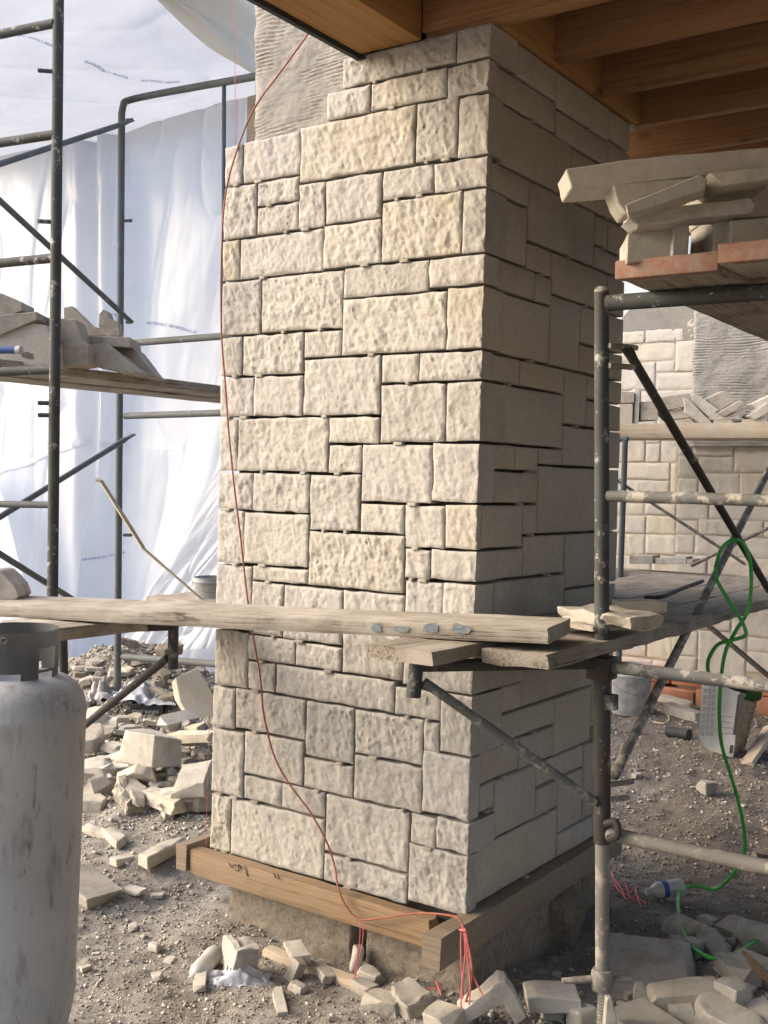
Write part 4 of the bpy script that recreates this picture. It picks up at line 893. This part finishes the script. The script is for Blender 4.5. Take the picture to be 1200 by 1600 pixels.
# around the pillar foot
rock(374, 1526, (.13, .09, .115), 'speckled rough cream stone beside the white bottle', 5, 8, 90, -.01, mt='rough', amp=.012, cuts=5)
bb = oriented(G(410, 1481, .03), G(563, 1536, .035), BK, .045, .055, 'timber_offcut', M['lath'], 'bare timber batten lying on the dirt along the concrete footing', 'timber offcut', seed=61)
rock(464, 1492, (.14, .06, .03), 'white flat piece lying on the bare timber batten', 0, 4, 0, .05, cuts=2)
rock(456, 1530, (.05, .045, .085), 'white stone wedge leaning on the front of the bare timber batten', 20, 22, 100, -.005, cuts=2)
rock(553, 1517, (.04, .035, .10), 'white stub leaning upright in the gap of the footing', 0, 14, 90, 0, cuts=1)
rock(578, 1534, (.09, .06, .045), 'grey cream lump at the end of the bare timber batten', 30, 0, 0)
rock(573, 1553, (.10, .055, .035), 'pinkish flat lump in front of the batten end', 20, 0, 0, mt='dusty')
rock(466, 1551, (.07, .04, .03), 'tiny pale lump in front of the bare timber batten', 20, 0, 0)
rock(437, 1570, (.17, .035, .018), 'thin splinter of stone on the dirt below the bare batten', -8, 0, 0, cuts=1)
rock(509, 1530, (.075, .05, .03), 'dusty lump under the middle of the batten', 0, 0, 0, mt='dusty')
rock(313, 1534, (.15, .04, .022), 'pale flat stick of stone left of the crumpled film', -14, 0, 0, cuts=1)
rock(640, 1572, (.13, .10, .05), 'broken grey lump beside the pink strings under the board corner', 15, 10, 0, mt='dusty', amp=.006)
rock(600, 1580, (.12, .09, .05), 'broken dusty lump left of the pink strings', 40, 0, 0, mt='dusty', amp=.005)
rock(690, 1612, (.11, .10, .07), 'bright squared block at the bottom edge below the pink strings', 30, 0, 0, cuts=3)
slab([(716, 1585), (752, 1557), (780, 1535), (792, 1537), (806, 1556), (822, 1590), (806, 1602), (786, 1570), (722, 1603)], 3.25, BK*.07+UPV*.005, 'white angular broken stone shaped like an elbow at the bottom centre', 'fresh', amp=.004)
slab([(824, 1560), (840, 1557), (908, 1563), (910, 1584), (826, 1584)], 3.32, BK*.12, 'flat bright slab right of the elbow shaped stone', 'fresh')
rock(912, 1610, (.07, .08, .08), 'bright block at the bottom edge left of the threaded rod', 10, 10, 0)
slab([(948, 1560), (956, 1560), (968, 1612), (944, 1612)], 3.15, BK*.12, 'bright stone standing on edge right of the threaded rod', 'fresh')
rock(1010, 1622, (.30, .15, .06), 'big cream slab at the bottom edge right of the threaded rod', 8, 5, 0, .0, cuts=3)
slab([(1018, 1568), (1026, 1558), (1100, 1552), (1132, 1548), (1128, 1572), (1080, 1578), (1024, 1588)], 3.40, BK*.11, 'long pale slab behind the big cream slab at the bottom', 'fresh')
rock(1000, 1568, (.10, .05, .05), 'small wedge left of the long pale slab', -30, 12, 60)
rock(1060, 1588, (.11, .06, .05), 'small pale stone between two long slabs at the bottom', 30, 12, 0)
rock(1145, 1580, (.09, .08, .10), 'upright pale lump near the dry leaf', 10, 8, 0)
rock(1135, 1612, (.22, .11, .07), 'cream slab at the bottom below the dry leaf', 20, 8, 0)
rock(1185, 1610, (.15, .1, .06), 'cream slab piece at the bottom right corner', -15, 8, 0)
slab([(962, 1508), (985, 1470), (998, 1455), (1082, 1497), (1066, 1540), (1020, 1532)], 3.80, BK*.05+UPV*-.015, 'wide thin dusty plate tilted behind the scaffold leg foot', 'dusty') if False else rock(1018, 1528, (.40, .30, .028), 'wide thin dusty plate lying behind the scaffold leg foot', -32, 12, 10, .012, mt='dusty', cuts=2)
rock(1062, 1462, (.115, .08, .065), 'squared block just inside the green hose loop', 10, 4, 0, mt='dusty', cuts=2)
rock(1098, 1464, (.08, .06, .04), 'small lump right of the squared block in the hose loop', 40, 0, 0, mt='dusty')
rock(1064, 1490, (.085, .06, .06), 'left one of two small blocks standing on the thin plate', 5, 0, 0, mt='dusty', cuts=2)
rock(1085, 1496, (.05, .05, .075), 'right one of two small blocks standing by the thin plate', 15, 0, 0, mt='dusty', cuts=2)
rock(1115, 1490, (.19, .09, .055), 'wide broken slab inside the lower end of the green hose loop', -8, 8, 0, mt='dusty')
rock(1152, 1462, (.14, .11, .05), 'flat grey lump right of the green hose loop', 20, 8, 0, mt='dusty')
rock(1180, 1480, (.15, .08, .10), 'rounded pale stone leaning at the right edge by the hose', 40, 20, 40, mt='dusty', amp=.005)
rock(1150, 1528, (.16, .1, .06), 'pale slab below the green hose end', -10, 0, 0, mt='dusty')
rock(1188, 1530, (.15, .11, .07), 'pale slab at the right edge below the green hose end', 30, 14, 0, mt='dusty')
rock(850, 1470, (.23, .18, .25), 'big rough concrete lump leaning at the shaded foot of the pillar', 10, 8, 60, -.02, name='concrete_lump', cat='concrete lump', mt='concrete', amp=.018, cuts=7)
rock(765, 1522, (.045, .04, .04), 'single round pebble in the shade under the side board', 0, 0, 0, name='pebble', cat='pebble', mt='dusty')
rock(1104, 1240, (.10, .08, .07), 'lone pale lump on the bare dirt left of the hanging green hose', 0, 0, 0, mt='dusty')
# smaller pieces of the heap and around
def scatter(n, regs, label, group, smin, smax, mts, liftmax=.0, name='stone_chunk'):
    k = 0
    while k < n:
        x0, y0, x1, y1 = regs[k % len(regs)]; px, py = random.uniform(x0, x1), random.uniform(y0, y1)
        s = random.uniform(smin, smax)*random.uniform(.7, 1.0); el = random.uniform(.4, .9)
        rock(px, py, (s, s*el, s*random.uniform(.14, .42)), label, random.uniform(0, 360), random.uniform(-24, 24), random.uniform(0, 360), random.uniform(-.012, liftmax), mt=random.choice(mts), group=group, name=name, amp=random.choice((.001, .002, .005))*min(1, s/.08), cuts=random.randint(4, 8)); k += 1
scatter(150, [(132, 1120, 322, 1250), (132, 1130, 240, 1240), (232, 1175, 322, 1262), (150, 1150, 320, 1230)], 'pale broken piece lying in the rubble heap left of the pillar', 'small broken pieces in the left rubble heap', .05, .17, ['fresh', 'fresh', 'dusty', 'fresh'], .06)
scatter(40, [(110, 995, 330, 1090), (100, 1010, 200, 1080), (240, 1020, 330, 1100)], 'dull broken stone on the dirt bank below the plastic curtain', 'stones on the dirt bank behind the heap', .07, .2, ['dusty', 'concrete', 'dusty'], .02)
scatter(34, [(690, 1560, 1210, 1625), (960, 1540, 1210, 1600), (1040, 1440, 1210, 1545)], 'pale broken piece strewn along the bottom right of the picture', 'broken pieces along the bottom right', .03, .10, ['fresh', 'dusty', 'dusty'], .015)
scatter(44, [(380, 1480, 740, 1600), (560, 1520, 900, 1610), (740, 1440, 930, 1560)], 'small dusty piece on the dirt around the pillar foot', 'small pieces around the pillar foot', .018, .055, ['dusty', 'dusty', 'concrete'], .0, 'stone_chip')
scatter(40, [(960, 1095, 1210, 1240), (955, 1200, 1210, 1440), (955, 1080, 1100, 1120)], 'small dusty piece on the dirt right of the pillar', 'small pieces on the dirt right of the pillar', .025, .075, ['dusty', 'concrete', 'dusty'], .0, 'stone_chip')
scatter(28, [(130, 1270, 330, 1600), (110, 1400, 420, 1600)], 'tiny pale chip on the trodden dirt left of the pillar', 'tiny chips on the trodden dirt', .015, .038, ['fresh', 'dusty'], .0, 'stone_chip')

# loose grit: nobody could count it
def grit(n, regs, smin, smax, mt, name, seed):
    rg = np.random.RandomState(seed); wgt = np.array([(r_[2]-r_[0])*(r_[3]-r_[1])*r_[4] for r_ in regs], float); wgt /= wgt.sum()
    ri = rg.choice(len(regs), n, p=wgt); A = np.array([r_[:4] for r_ in regs], float)[ri]
    px = A[:, 0]+(A[:, 2]-A[:, 0])*rg.rand(n); py = A[:, 1]+(A[:, 3]-A[:, 1])*rg.rand(n)
    D = CF[None]+((px-600)/FPX)[:, None]*CR-((py-800)/FPX)[:, None]*CU; t_ = np.full(n, 99.); prev = np.full(n, 1.)
    for q in np.arange(1.6, 11.0, .05):
        P = CAM+D*q; h = P[:, 2]-gz(P[:, 0], P[:, 1]); new = (h < 0) & (t_ > 90); t_ = np.where(new, q-.05*(-h)/(prev-h+1e-9), t_); prev = h
    P = CAM+D*t_[:, None]; P[:, 2] = gz(P[:, 0], P[:, 1])
    ok = (t_ < 11) & (t_ > 0) & ~((P[:, 0] > -1.05) & (P[:, 0] < .0) & (P[:, 1] > .03) & (P[:, 1] < 1.05)); P = P[ok]; t_ = t_[ok]; n = len(P)
    s = (smin+(smax-smin)*rg.rand(n)**2.2)*t_/FPX
    octa = np.array([[1, 0, 0], [-1, 0, 0], [0, 1, 0], [0, -1, 0], [0, 0, 1], [0, 0, -1], [.6, .6, .5], [-.6, .5, .55]]); F0 = np.array([[0, 2, 4], [2, 1, 4], [1, 3, 4], [3, 0, 4], [2, 0, 5], [1, 2, 5], [3, 1, 5], [0, 3, 5]])
    octa = octa[:6]
    V = octa[None]*(.55+.7*rg.rand(n, 6, 1))+.35*rg.randn(n, 6, 3)*.5; V = V*np.stack([np.ones(n), .5+.5*rg.rand(n), .35+.4*rg.rand(n)], -1)[:, None, :]
    th = rg.rand(n)*6.28; ph = rg.randn(n)*.4; c, s_ = np.cos(th), np.sin(th)
    x, y, zz = V[..., 0], V[..., 1], V[..., 2]; zz2 = zz*np.cos(ph)[:, None]+x*np.sin(ph)[:, None]; x = x*np.cos(ph)[:, None]-zz*np.sin(ph)[:, None]
    W = np.stack([x*c[:, None]-y*s_[:, None], x*s_[:, None]+y*c[:, None], zz2], -1)*(s*.5)[:, None, None]+P[:, None, :]; W[..., 2] += (s*.12)[:, None]
    F = (F0[None]+6*np.arange(n)[:, None, None]).reshape(-1, 3)
    obj(name, (W.reshape(-1, 3), F), mt, None, False, loc=(0, 0, 0), label={'rubble_chips': 'mass of small broken limestone chips filling the rubble heap', 'gravel': 'loose brown soil clods covering the ground', 'stone_grit': 'fine pale stone grit strewn over the ground'}[name], cat='gravel', kind='stuff')
grit(24000, [(95, 985, 335, 1120, 3.0), (-80, 985, 340, 1700, 1.0), (330, 1420, 960, 1720, 1.3), (940, 1040, 1290, 1720, 1.5)], 2.5, 9, M['clod'], 'gravel', 5)
grit(6000, [(-80, 1040, 340, 1700, 1.0), (330, 1440, 960, 1720, .8), (940, 1080, 1290, 1720, .45), (120, 1120, 330, 1300, 4), (95, 985, 335, 1120, 4), (130, 1250, 420, 1620, .8)], 2.5, 11, M['chip'], 'stone_grit', 6)

grit(1500, [(128, 1125, 325, 1262, 1.0)], 6, 20, M['chip'], 'rubble_chips', 9)
grit(260, [(690, 1565, 1215, 1640, 1.0), (1040, 1450, 1215, 1560, .5)], 6, 22, M['chip'], 'rubble_chips', 10)

# ================================================================ small things
def bucket(c, r, h, mt, label, tilt=None):
    o = thing('bucket', label, 'bucket', tuple(c)); V, F = lathe([(0, 0), (r*.84, 0), (r*.86, .006), (r*.97, h*.78), (r*.99, h*.80), (r*1.06, h*.80), (r*1.06, h*.84), (r*1.0, h*.85), (r*1.01, h*.97), (r*1.05, h), (r*.98, h), (r*.82, .02), (0, .02)], c, 40)
    obj('pail', (V, F), M[mt], o)
    hp = [np.array(c)+np.array([r*1.07*math.cos(a), r*1.07*math.sin(a)*.4, h*.82-.10*math.sin(a)*r/.15]) for a in np.linspace(-math.pi, 0, 15)]
    hp = [np.array(c)+RT3*r*1.07*math.cos(a)-BK*r*(1.02*math.sin(a)+.1)+np.array([0, 0, h*.82-h*.35*math.sin(a)]) for a in np.linspace(.05, math.pi-.05, 15)]
    obj('handle', tube(hp, .0025, 6), M['galv'], o); return o
g = G(984, 1114); bucket(g, .150, .345, 'bucket', 'dirty white bucket on the dirt in front of the far wall bricks')
g2 = at(334, 938, 6.4); 
bucket((g2[0], g2[1], on(334, 934, 0, g2[0])[2]-.02), .115, .14, 'bucket_grey', 'small grey bucket peeking out behind the left edge of the pillar')
pb = at(350, 950, 6.4)
oriented((g2[0]-.35, g2[1]-.2, g2[2]+.005), (g2[0]+.5, g2[1]-.15, g2[2]+.005), (0, 1, 0), .4, .04, 'bucket_plank', M['plank'], 'plank behind the pillar that carries the small grey bucket', 'plank', seed=71)
sk = thing('timber_lath', 'bent bare timber lath leaning up before the plastic curtain', 'timber lath', tuple(at(312, 935, 5.7)))
pth = [at(150, 749, 6.0), at(158, 752, 6.0), at(200, 820, 5.95), at(225, 858, 5.92), at(270, 898, 5.85), at(325, 945, 5.8)]
obj('lath', tube([pth[0], pth[1], (pth[1]+pth[3])/2, pth[3]-(pth[3]-pth[1])*.02, pth[3], (pth[3]+pth[5])/2, pth[5]], [.017, .023, .024, .023, .017, .015, .014], 4, .5), M['lath'], sk, False)
# cement bag
bg_ = G(1136, 1182); 
def bagpt(px, py, dd=0): return at(px, py, float((bg_-CAM)@CF)-.02+dd)
cb_ = thing('cement_bag', 'crumpled white paper cement bag standing open on the dirt before the bricks', 'paper bag', tuple(bg_))
fr = [[(1097, 1060), (1110, 1057), (1135, 1060), (1157, 1072)], [(1096, 1090), (1112, 1090), (1133, 1094), (1154, 1100)], [(1093, 1125), (1110, 1128), (1132, 1130), (1150, 1134)], [(1092, 1150), (1110, 1155), (1130, 1160), (1148, 1162)], [(1094, 1166), (1110, 1172), (1128, 1179), (1145, 1184)]]
V = []
for j, row in enumerate(fr):
    for i, q in enumerate(row): V.append(bagpt(*q, -.02*math.sin(i*1.7+j)+(0 if i < 3 else .0)))
for j, row in enumerate([[(1160, 1066), (1186, 1075)], [(1157, 1100), (1183, 1100)], [(1154, 1134), (1176, 1130)], [(1151, 1162), (1168, 1158)], [(1148, 1184), (1162, 1180)]]):
    pass
def gridrows(rows, dd):
    V = [bagpt(*q, dd[j][i] if dd else 0) for j, row in enumerate(rows) for i, q in enumerate(row)]; return np.array(V), grid_faces(len(rows), len(rows[0]))
side = [[(1157, 1072), (1172, 1060), (1187, 1073)], [(1154, 1100), (1168, 1098), (1182, 1102)], [(1150, 1134), (1162, 1132), (1175, 1130)], [(1148, 1162), (1158, 1161), (1168, 1157)], [(1145, 1184), (1153, 1183), (1161, 1180)]]
Vf, Ff = gridrows(fr, [[-.02*math.sin(i*1.7+j) for i in range(4)] for j in range(5)])
Vs, Fs = gridrows(side, [[(-.02*math.sin(3*1.7+j)), .09, .20] for j in range(5)])
back = [[(1187, 1073), (1140, 1056), (1097, 1060)], [(1182, 1102), (1140, 1090), (1096, 1090)], [(1175, 1130), (1138, 1120), (1093, 1125)], [(1168, 1157), (1134, 1148), (1092, 1150)], [(1161, 1180), (1130, 1172), (1094, 1166)]]
Vb, Fb = gridrows(back, [[.20, .20, 0] for j in range(5)])
obj('front_panel', (Vf, Ff), M['paper'], cb_, 'all'); obj('side_gusset', (Vs, Fs), M['brownstain'], cb_, 'all'); obj('back_panel', (Vb, Fb), M['paper'], cb_, 'all')
def bagprint(x0, y0, x1, y1, mt, name='print', sl=-.13):
    q = [(x0, y0), (x1, y0+.09*(x1-x0)), (x1+sl*(y1-y0), y1+.09*(x1-x0)), (x0+sl*(y1-y0), y1)]
    P = []
    for x, y in q:
        P.append(bagpt(x, y, -.033))
    obj(name, (np.array(P), [(3, 2, 1, 0)]), M[mt], cb_, False)
for j in range(9):
    for i in range(3): bagprint(1100+i*7-j*.6, 1066+j*9.6, 1105.5+i*7-j*.6, 1072+j*9.6+(i+j) % 3, 'ink_soft', sl=-.05)
bagprint(1153, 1085, 1157.5, 1148, 'ink'); bagprint(1141, 1164, 1146.5, 1177, 'ink')
for j in range(4): bagprint(1127, 1118+j*9, 1145, 1119.2+j*9, 'ink_soft')
def label_text(txt, o, xd, yd, size, parent, mt, nrm, name='print'):
    cu = bpy.data.curves.new('t', 'FONT'); cu.body = txt; cu.size = 1; cu.resolution_u = 2; ob = bpy.data.objects.new('t', cu); C.objects.link(ob); dg = bpy.context.evaluated_depsgraph_get(); me = ob.evaluated_get(dg).to_mesh()
    V = np.array([v.co[:] for v in me.vertices]); F = [tuple(q.vertices) for q in me.polygons]; ob.evaluated_get(dg).to_mesh_clear(); bpy.data.objects.remove(ob); bpy.data.curves.remove(cu)
    obj(name, (np.array(o)+V[:, :1]*size*np.array(xd)+V[:, 1:2]*size*np.array(yd)+np.array(nrm), F), M[mt], parent, False)
qa = bagpt(1171, 1101, .085); qb = bagpt(1165, 1128, .085); dx = qb-qa; dx /= np.linalg.norm(dx); dy = np.cross(-CF, dx); label_text('Veneer', qa, dx, -np.cross(dx, -CF), .055, cb_, 'ink', -CF*.03)
# plug and cable end above the bag
pg = thing('hose_connector', 'dark green connector with black grip hanging below the rail over the cement bag', 'connector', tuple(at(1172, 1085, 4.3)))
obj('grip', tube([at(1118, 1058, 4.25), at(1135, 1066, 4.25), at(1150, 1074, 4.27), at(1166, 1081, 4.28)], [.016, .03, .024, .012], 12, .6), M['black'], pg)
obj('plug', tube([at(1162, 1078, 4.3), at(1175, 1080, 4.3), at(1186, 1080, 4.3)], [.035, .042, .036], 14), M['green_dark'], pg)
# green hose
hp = [(1118, 886, 4.0), (1128, 856, 3.95), (1150, 843, 3.95), (1168, 862, 3.98), (1174, 905, 4.0), (1168, 955, 4.0), (1150, 985, 4.0), (1133, 1020, 4.0), (1126, 1070, 4.02), (1124, 1120, 4.05), (1128, 1165, 4.08), (1143, 1215, 4.12), (1155, 1258, 4.15), (1163, 1300, 4.18), (1162, 1335, 4.2)]
P = [at(*q) for q in hp]
gp = [(1145, 1366), (1118, 1389), (1085, 1384), (1063, 1392), (1060, 1420), (1068, 1455), (1085, 1482), (1115, 1497), (1148, 1490), (1178, 1472), (1215, 1458)]
for i, q in enumerate(gp):
    g = G(*q, .05); dmin = 4.2+.02*i
    P.append(at(q[0], q[1], 4.22) if i == 0 else g)
gh = thing('garden_hose', 'bright green hose looped over the cross brace and trailing on the dirt', 'hose', tuple(P[-4]))
obj('hose', tube(spline(P, 7), .0068, 10), M['green'], gh)
P2 = [at(*q) for q in ((1118, 886, 4.0), (1121, 908, 4.0), (1140, 940, 3.98), (1156, 965, 3.97), (1165, 985, 3.97), (1163, 994, 3.97), (1145, 1000, 3.97), (1122, 1007, 3.98), (1108, 1028, 3.98), (1106, 1046, 4.0), (1112, 1060, 4.2), (1120, 1064, 4.25))]
obj('hose_loop', tube(spline(P2, 7), .0068, 10), M['green'], gh)
# red cord and strings
yv = -.032
ra = [on(488, 44, 1, .02), on(440, 110, 1, .03), on(400, 165, 1, .03), on(374, 224, 1, .0), on(353, 300, 1, yv), on(346, 400, 1, yv), on(346, 520, 1, yv), on(352, 600, 1, yv), on(357, 670, 1, yv), on(366, 760, 1, yv), on(377, 850, 1, yv), on(386, 930, 1, yv), on(394, 985, 1, yv), on(407, 1060, 1, yv), on(412, 1115, 1, yv), on(428, 1180, 1, yv), on(452, 1225, 1, yv), on(482, 1265, 1, yv), on(508, 1310, 1, yv), on(522, 1350, 1, yv), on(528, 1385, 1, -.075), on(540, 1415, 1, -.085), on(562, 1436, 1, -.085), on(600, 1434, 1, -.085), on(650, 1427, 1, -.085), on(700, 1430, 1, -.15), on(720, 1440, 1, -.225), on(733, 1480, 1, -.235), on(738, 1530, 1, -.24), G(722, 1580, .01)]
obj('extension_cord', tube(spline(ra, 6), .0032, 8), M['cord'], None, label='thin red brown cord hanging down the split stone face of the pillar', cat='cord')
st = [[(724, 1446), (727, 1490), (722, 1540), (720, 1575)], [(722, 1445), (720, 1480), (722, 1530), (723, 1560)], [(728, 1455), (735, 1500), (742, 1530), (756, 1558)], [(726, 1450), (731, 1500), (735, 1540), (733, 1570)]]
sp_ = thing('string_bundle', 'bundle of pink mason strings hanging from the corner of the dirty side board', 'string', tuple(on(725, 1500, 1, -.24)))
for l in st: obj('string', tube(spline([on(x, y, 1, -.237) for x, y in l], 6), .0022, 6), M['pink'], sp_)
obj('knot', tube([on(718, 1453, 1, -.238), on(728, 1454, 1, -.242)], .004, 6), M['pink'], sp_)
s2 = thing('string_bundle', 'two thin pink strings hanging over the footing gap under the orange board', 'string', tuple(G(556, 1540)))
for l in ([(563, 1440), (562, 1470), (556, 1505), (553, 1540), (556, 1558)], [(568, 1440), (566, 1475), (558, 1510), (556, 1545), (570, 1556), (590, 1554), (585, 1570)]):
    obj('string', tube(spline([on(x, y, 1, -.1 if y < 1550 else -.13) for x, y in l], 6), .0014, 6), M['pink'], s2)
s3 = thing('string_bundle', 'tangle of pink string on the dirt behind the scaffold leg', 'string', tuple(G(972, 1395)))
for k in range(3): obj('string', tube(spline([G(955+k*4+9*i+random.uniform(-5, 5), 1375+7*i+random.uniform(-10, 10), .012) for i in range(6)], 5), .003, 6), M['pink'], s3)
s4 = thing('string_bundle', 'pink string curling on the dirt before the right footing', 'string', tuple(G(660, 1545)))
obj('string', tube(spline([G(x, y, .01) for x, y in ((640, 1552), (668, 1546), (684, 1545), (686, 1538), (680, 1530), (690, 1556))], 6), .0022, 6), M['pink'], s4)
obj('plumb_string', tube([on(365, -30, 1, -.01), on(367, 110, 1, -.01), on(368, 226, 1, -.01)], .0011, 6), M['pink'], None, label='fine pink plumb string at the upper left edge of the pillar', cat='string')
obj('plumb_string', tube([on(329, 1090, 1, -.03), on(325, 1180, 1, -.03), on(322, 1320, 1, -.03)], .0008, 6), M['pink'], None, label='fine pink plumb string at the lower left edge of the pillar', cat='string')
# bottles, film, leaf, bags
def bottle(p, ax, L, r, label, band):
    ax = np.array(ax)/np.linalg.norm(ax); o = thing('plastic_bottle', label, 'bottle', tuple(p)); q = [(0, .0), (.004, .9), (.08, 1), (.3, .96), (.36, .9), (.42, .98), (.68, 1), (.76, .86), (.86, .5), (.9, .38), (.9, .44), (1, .44)]
    P = np.array(p); 
    obj('bottle_body', tube([P+ax*L*a for a, _ in q], [max(.002, r*b) for _, b in q], 20), M['bottle'], o)
    obj('cap', tube([P+ax*L*.92, P+ax*L*1.0, P+ax*L*1.03], [r*.46, r*.46, r*.44], 14), M['bottle'], o)
    if band: obj('band', tube([P+ax*L*.44, P+ax*L*.58], r*1.02, 20), M['blue'], o)
p = G(337, 1490, .032); bottle(p, -BK*.9-RT3*.25+UPV*-.05, .19, .033, 'dusty white plastic bottle lying on the dirt beside the speckled stone', False)
p = G(1066, 1385, .055); bottle(p, -RT3*1-BK*.2+UPV*-.1, .15, .032, 'crushed white bottle with blue band on the dark dirt right of the scaffold leg', True)
def crumple(c, sx, sy, sz, mt, label, seed, cat='plastic film', name='plastic_film', mat=None):
    n = 34; a, b = np.meshgrid(np.linspace(-1, 1, n), np.linspace(-1, 1, n), indexing='ij'); a = a.ravel(); b = b.ravel(); r_ = np.sqrt(a*a+b*b)
    P = np.stack([a*2+seed, b*2, 0*a+seed], -1); h = .35+.5*vnoise(P*1.0, 2)+.45*(1-2*np.abs(vnoise(P*1.9, 3)))+.06*(1-2*np.abs(vnoise(P*4.2, 4)))
    V = np.array(c)+(a*sx*(1+.2*vnoise(P, 6)))[:, None]*RT3+(b*sy*(1+.2*vnoise(P, 7)))[:, None]*BK+(np.clip(1.15-r_*.85, 0, 1)*h*sz)[:, None]*UPV
    return obj(name, (V, grid_faces(n, n)), M[mt] if mt else mat, None, 'all', label=label, cat=cat)
crumple(G(374, 1532), .10, .06, .06, 'crumple', 'crumpled grey white plastic film in front of the speckled stone', 3.3)
crumple(G(225, 1092), .2, .16, .15, 'crumple', 'grey plastic film thrown over a dark box behind the rubble heap', 8.8)
crumple(G(285, 985)+np.array([0, 0, .0]), .3, .2, .15, 'crumple', 'bunched translucent film on the dirt bank beside the pillar', 5.1)
crumple(G(316, 1040), .18, .16, .14, 'sheet2', 'bright crinkled film wedged between dirt bank and pillar', 6.4)
crumple(G(160, 1098), .13, .10, .20, 'ink_soft', 'peaked dark grey cloth scrap on the dirt behind the heap', 2.1, 'cloth', 'cloth_scrap')
bx = G(224, 1122, .0)
bo = thing('packet', 'dark packet with a pale printed strip behind the rubble heap', 'packet', tuple(bx))
e1 = at(203, 1106, 6.7); obj('carton', join((lambda V, F: (np.array([e1+RT3*a*.20-UPV*.05*(1-c)+BK*.14*b for a, b, c in V]), F))([(0, 0, 0), (1, 0, 0), (1, 1, 0), (0, 1, 0), (0, 0, 1.4), (1, 0, 1.3), (1, 1, 1.3), (0, 1, 1.4)], [(0, 1, 5, 4), (1, 2, 6, 5), (2, 3, 7, 6), (3, 0, 4, 7), (4, 5, 6, 7), (0, 3, 2, 1)])), M['black'], bo, False)
label_text('JOINT BANDS', at(207, 1113, 6.66), RT3, UPV, .026, bo, 'bottle', -CF*.02)
# bits before the far wall
obj('pipe_offcut', tube([G(1044, 1143, .035), G(1077, 1148, .035)], .034, 18), M['black'], None, label='short dark pipe offcut lying beside the cement bag', cat='pipe')
obj('cream_cable', tube(spline([G(x, y, .01) for x, y in ((1010, 1112), (1030, 1110), (1045, 1120), (1040, 1130), (1020, 1128))], 6), .006, 6), M['lath'], None, label='thin cream cable curled on the dirt right of the bucket', cat='cable')
rock(1065, 1120, (.34, .12, .07), 'grey block lying before the bricks right of the bucket', 5, 0, 0, mt='dusty', cuts=2)
rock(1060, 1102, (.42, .10, .05), 'long flat stone before the orange bricks', 8, 0, 0, mt='dusty', cuts=2)
oriented(G(1175, 1190, .03), G(1215, 1130, .16), BK, .09, .03, 'timber_offcut', M['lath'], 'timber offcut leaning at the right edge behind the cement bag', 'timber offcut', seed=81)
# dry leaf
V = []; c0 = G(1182, 1545, .03)
for i, t_ in enumerate(np.linspace(0, 1, 9)):
    wv = .028*math.sin(math.pi*min(1, t_*.95+.05)); 
    for j in (-1, 0, 1): V.append(c0+RT3*(-.05+.10*t_+j*wv*.6)+UPV*(.11*(1-t_)+.012*abs(j))+BK*(j*wv))
obj('dry_leaf', (np.array(V), grid_faces(9, 3)), M['leaf'], None, 'all', label='single dry orange brown leaf among the stones at the lower right', cat='leaf')
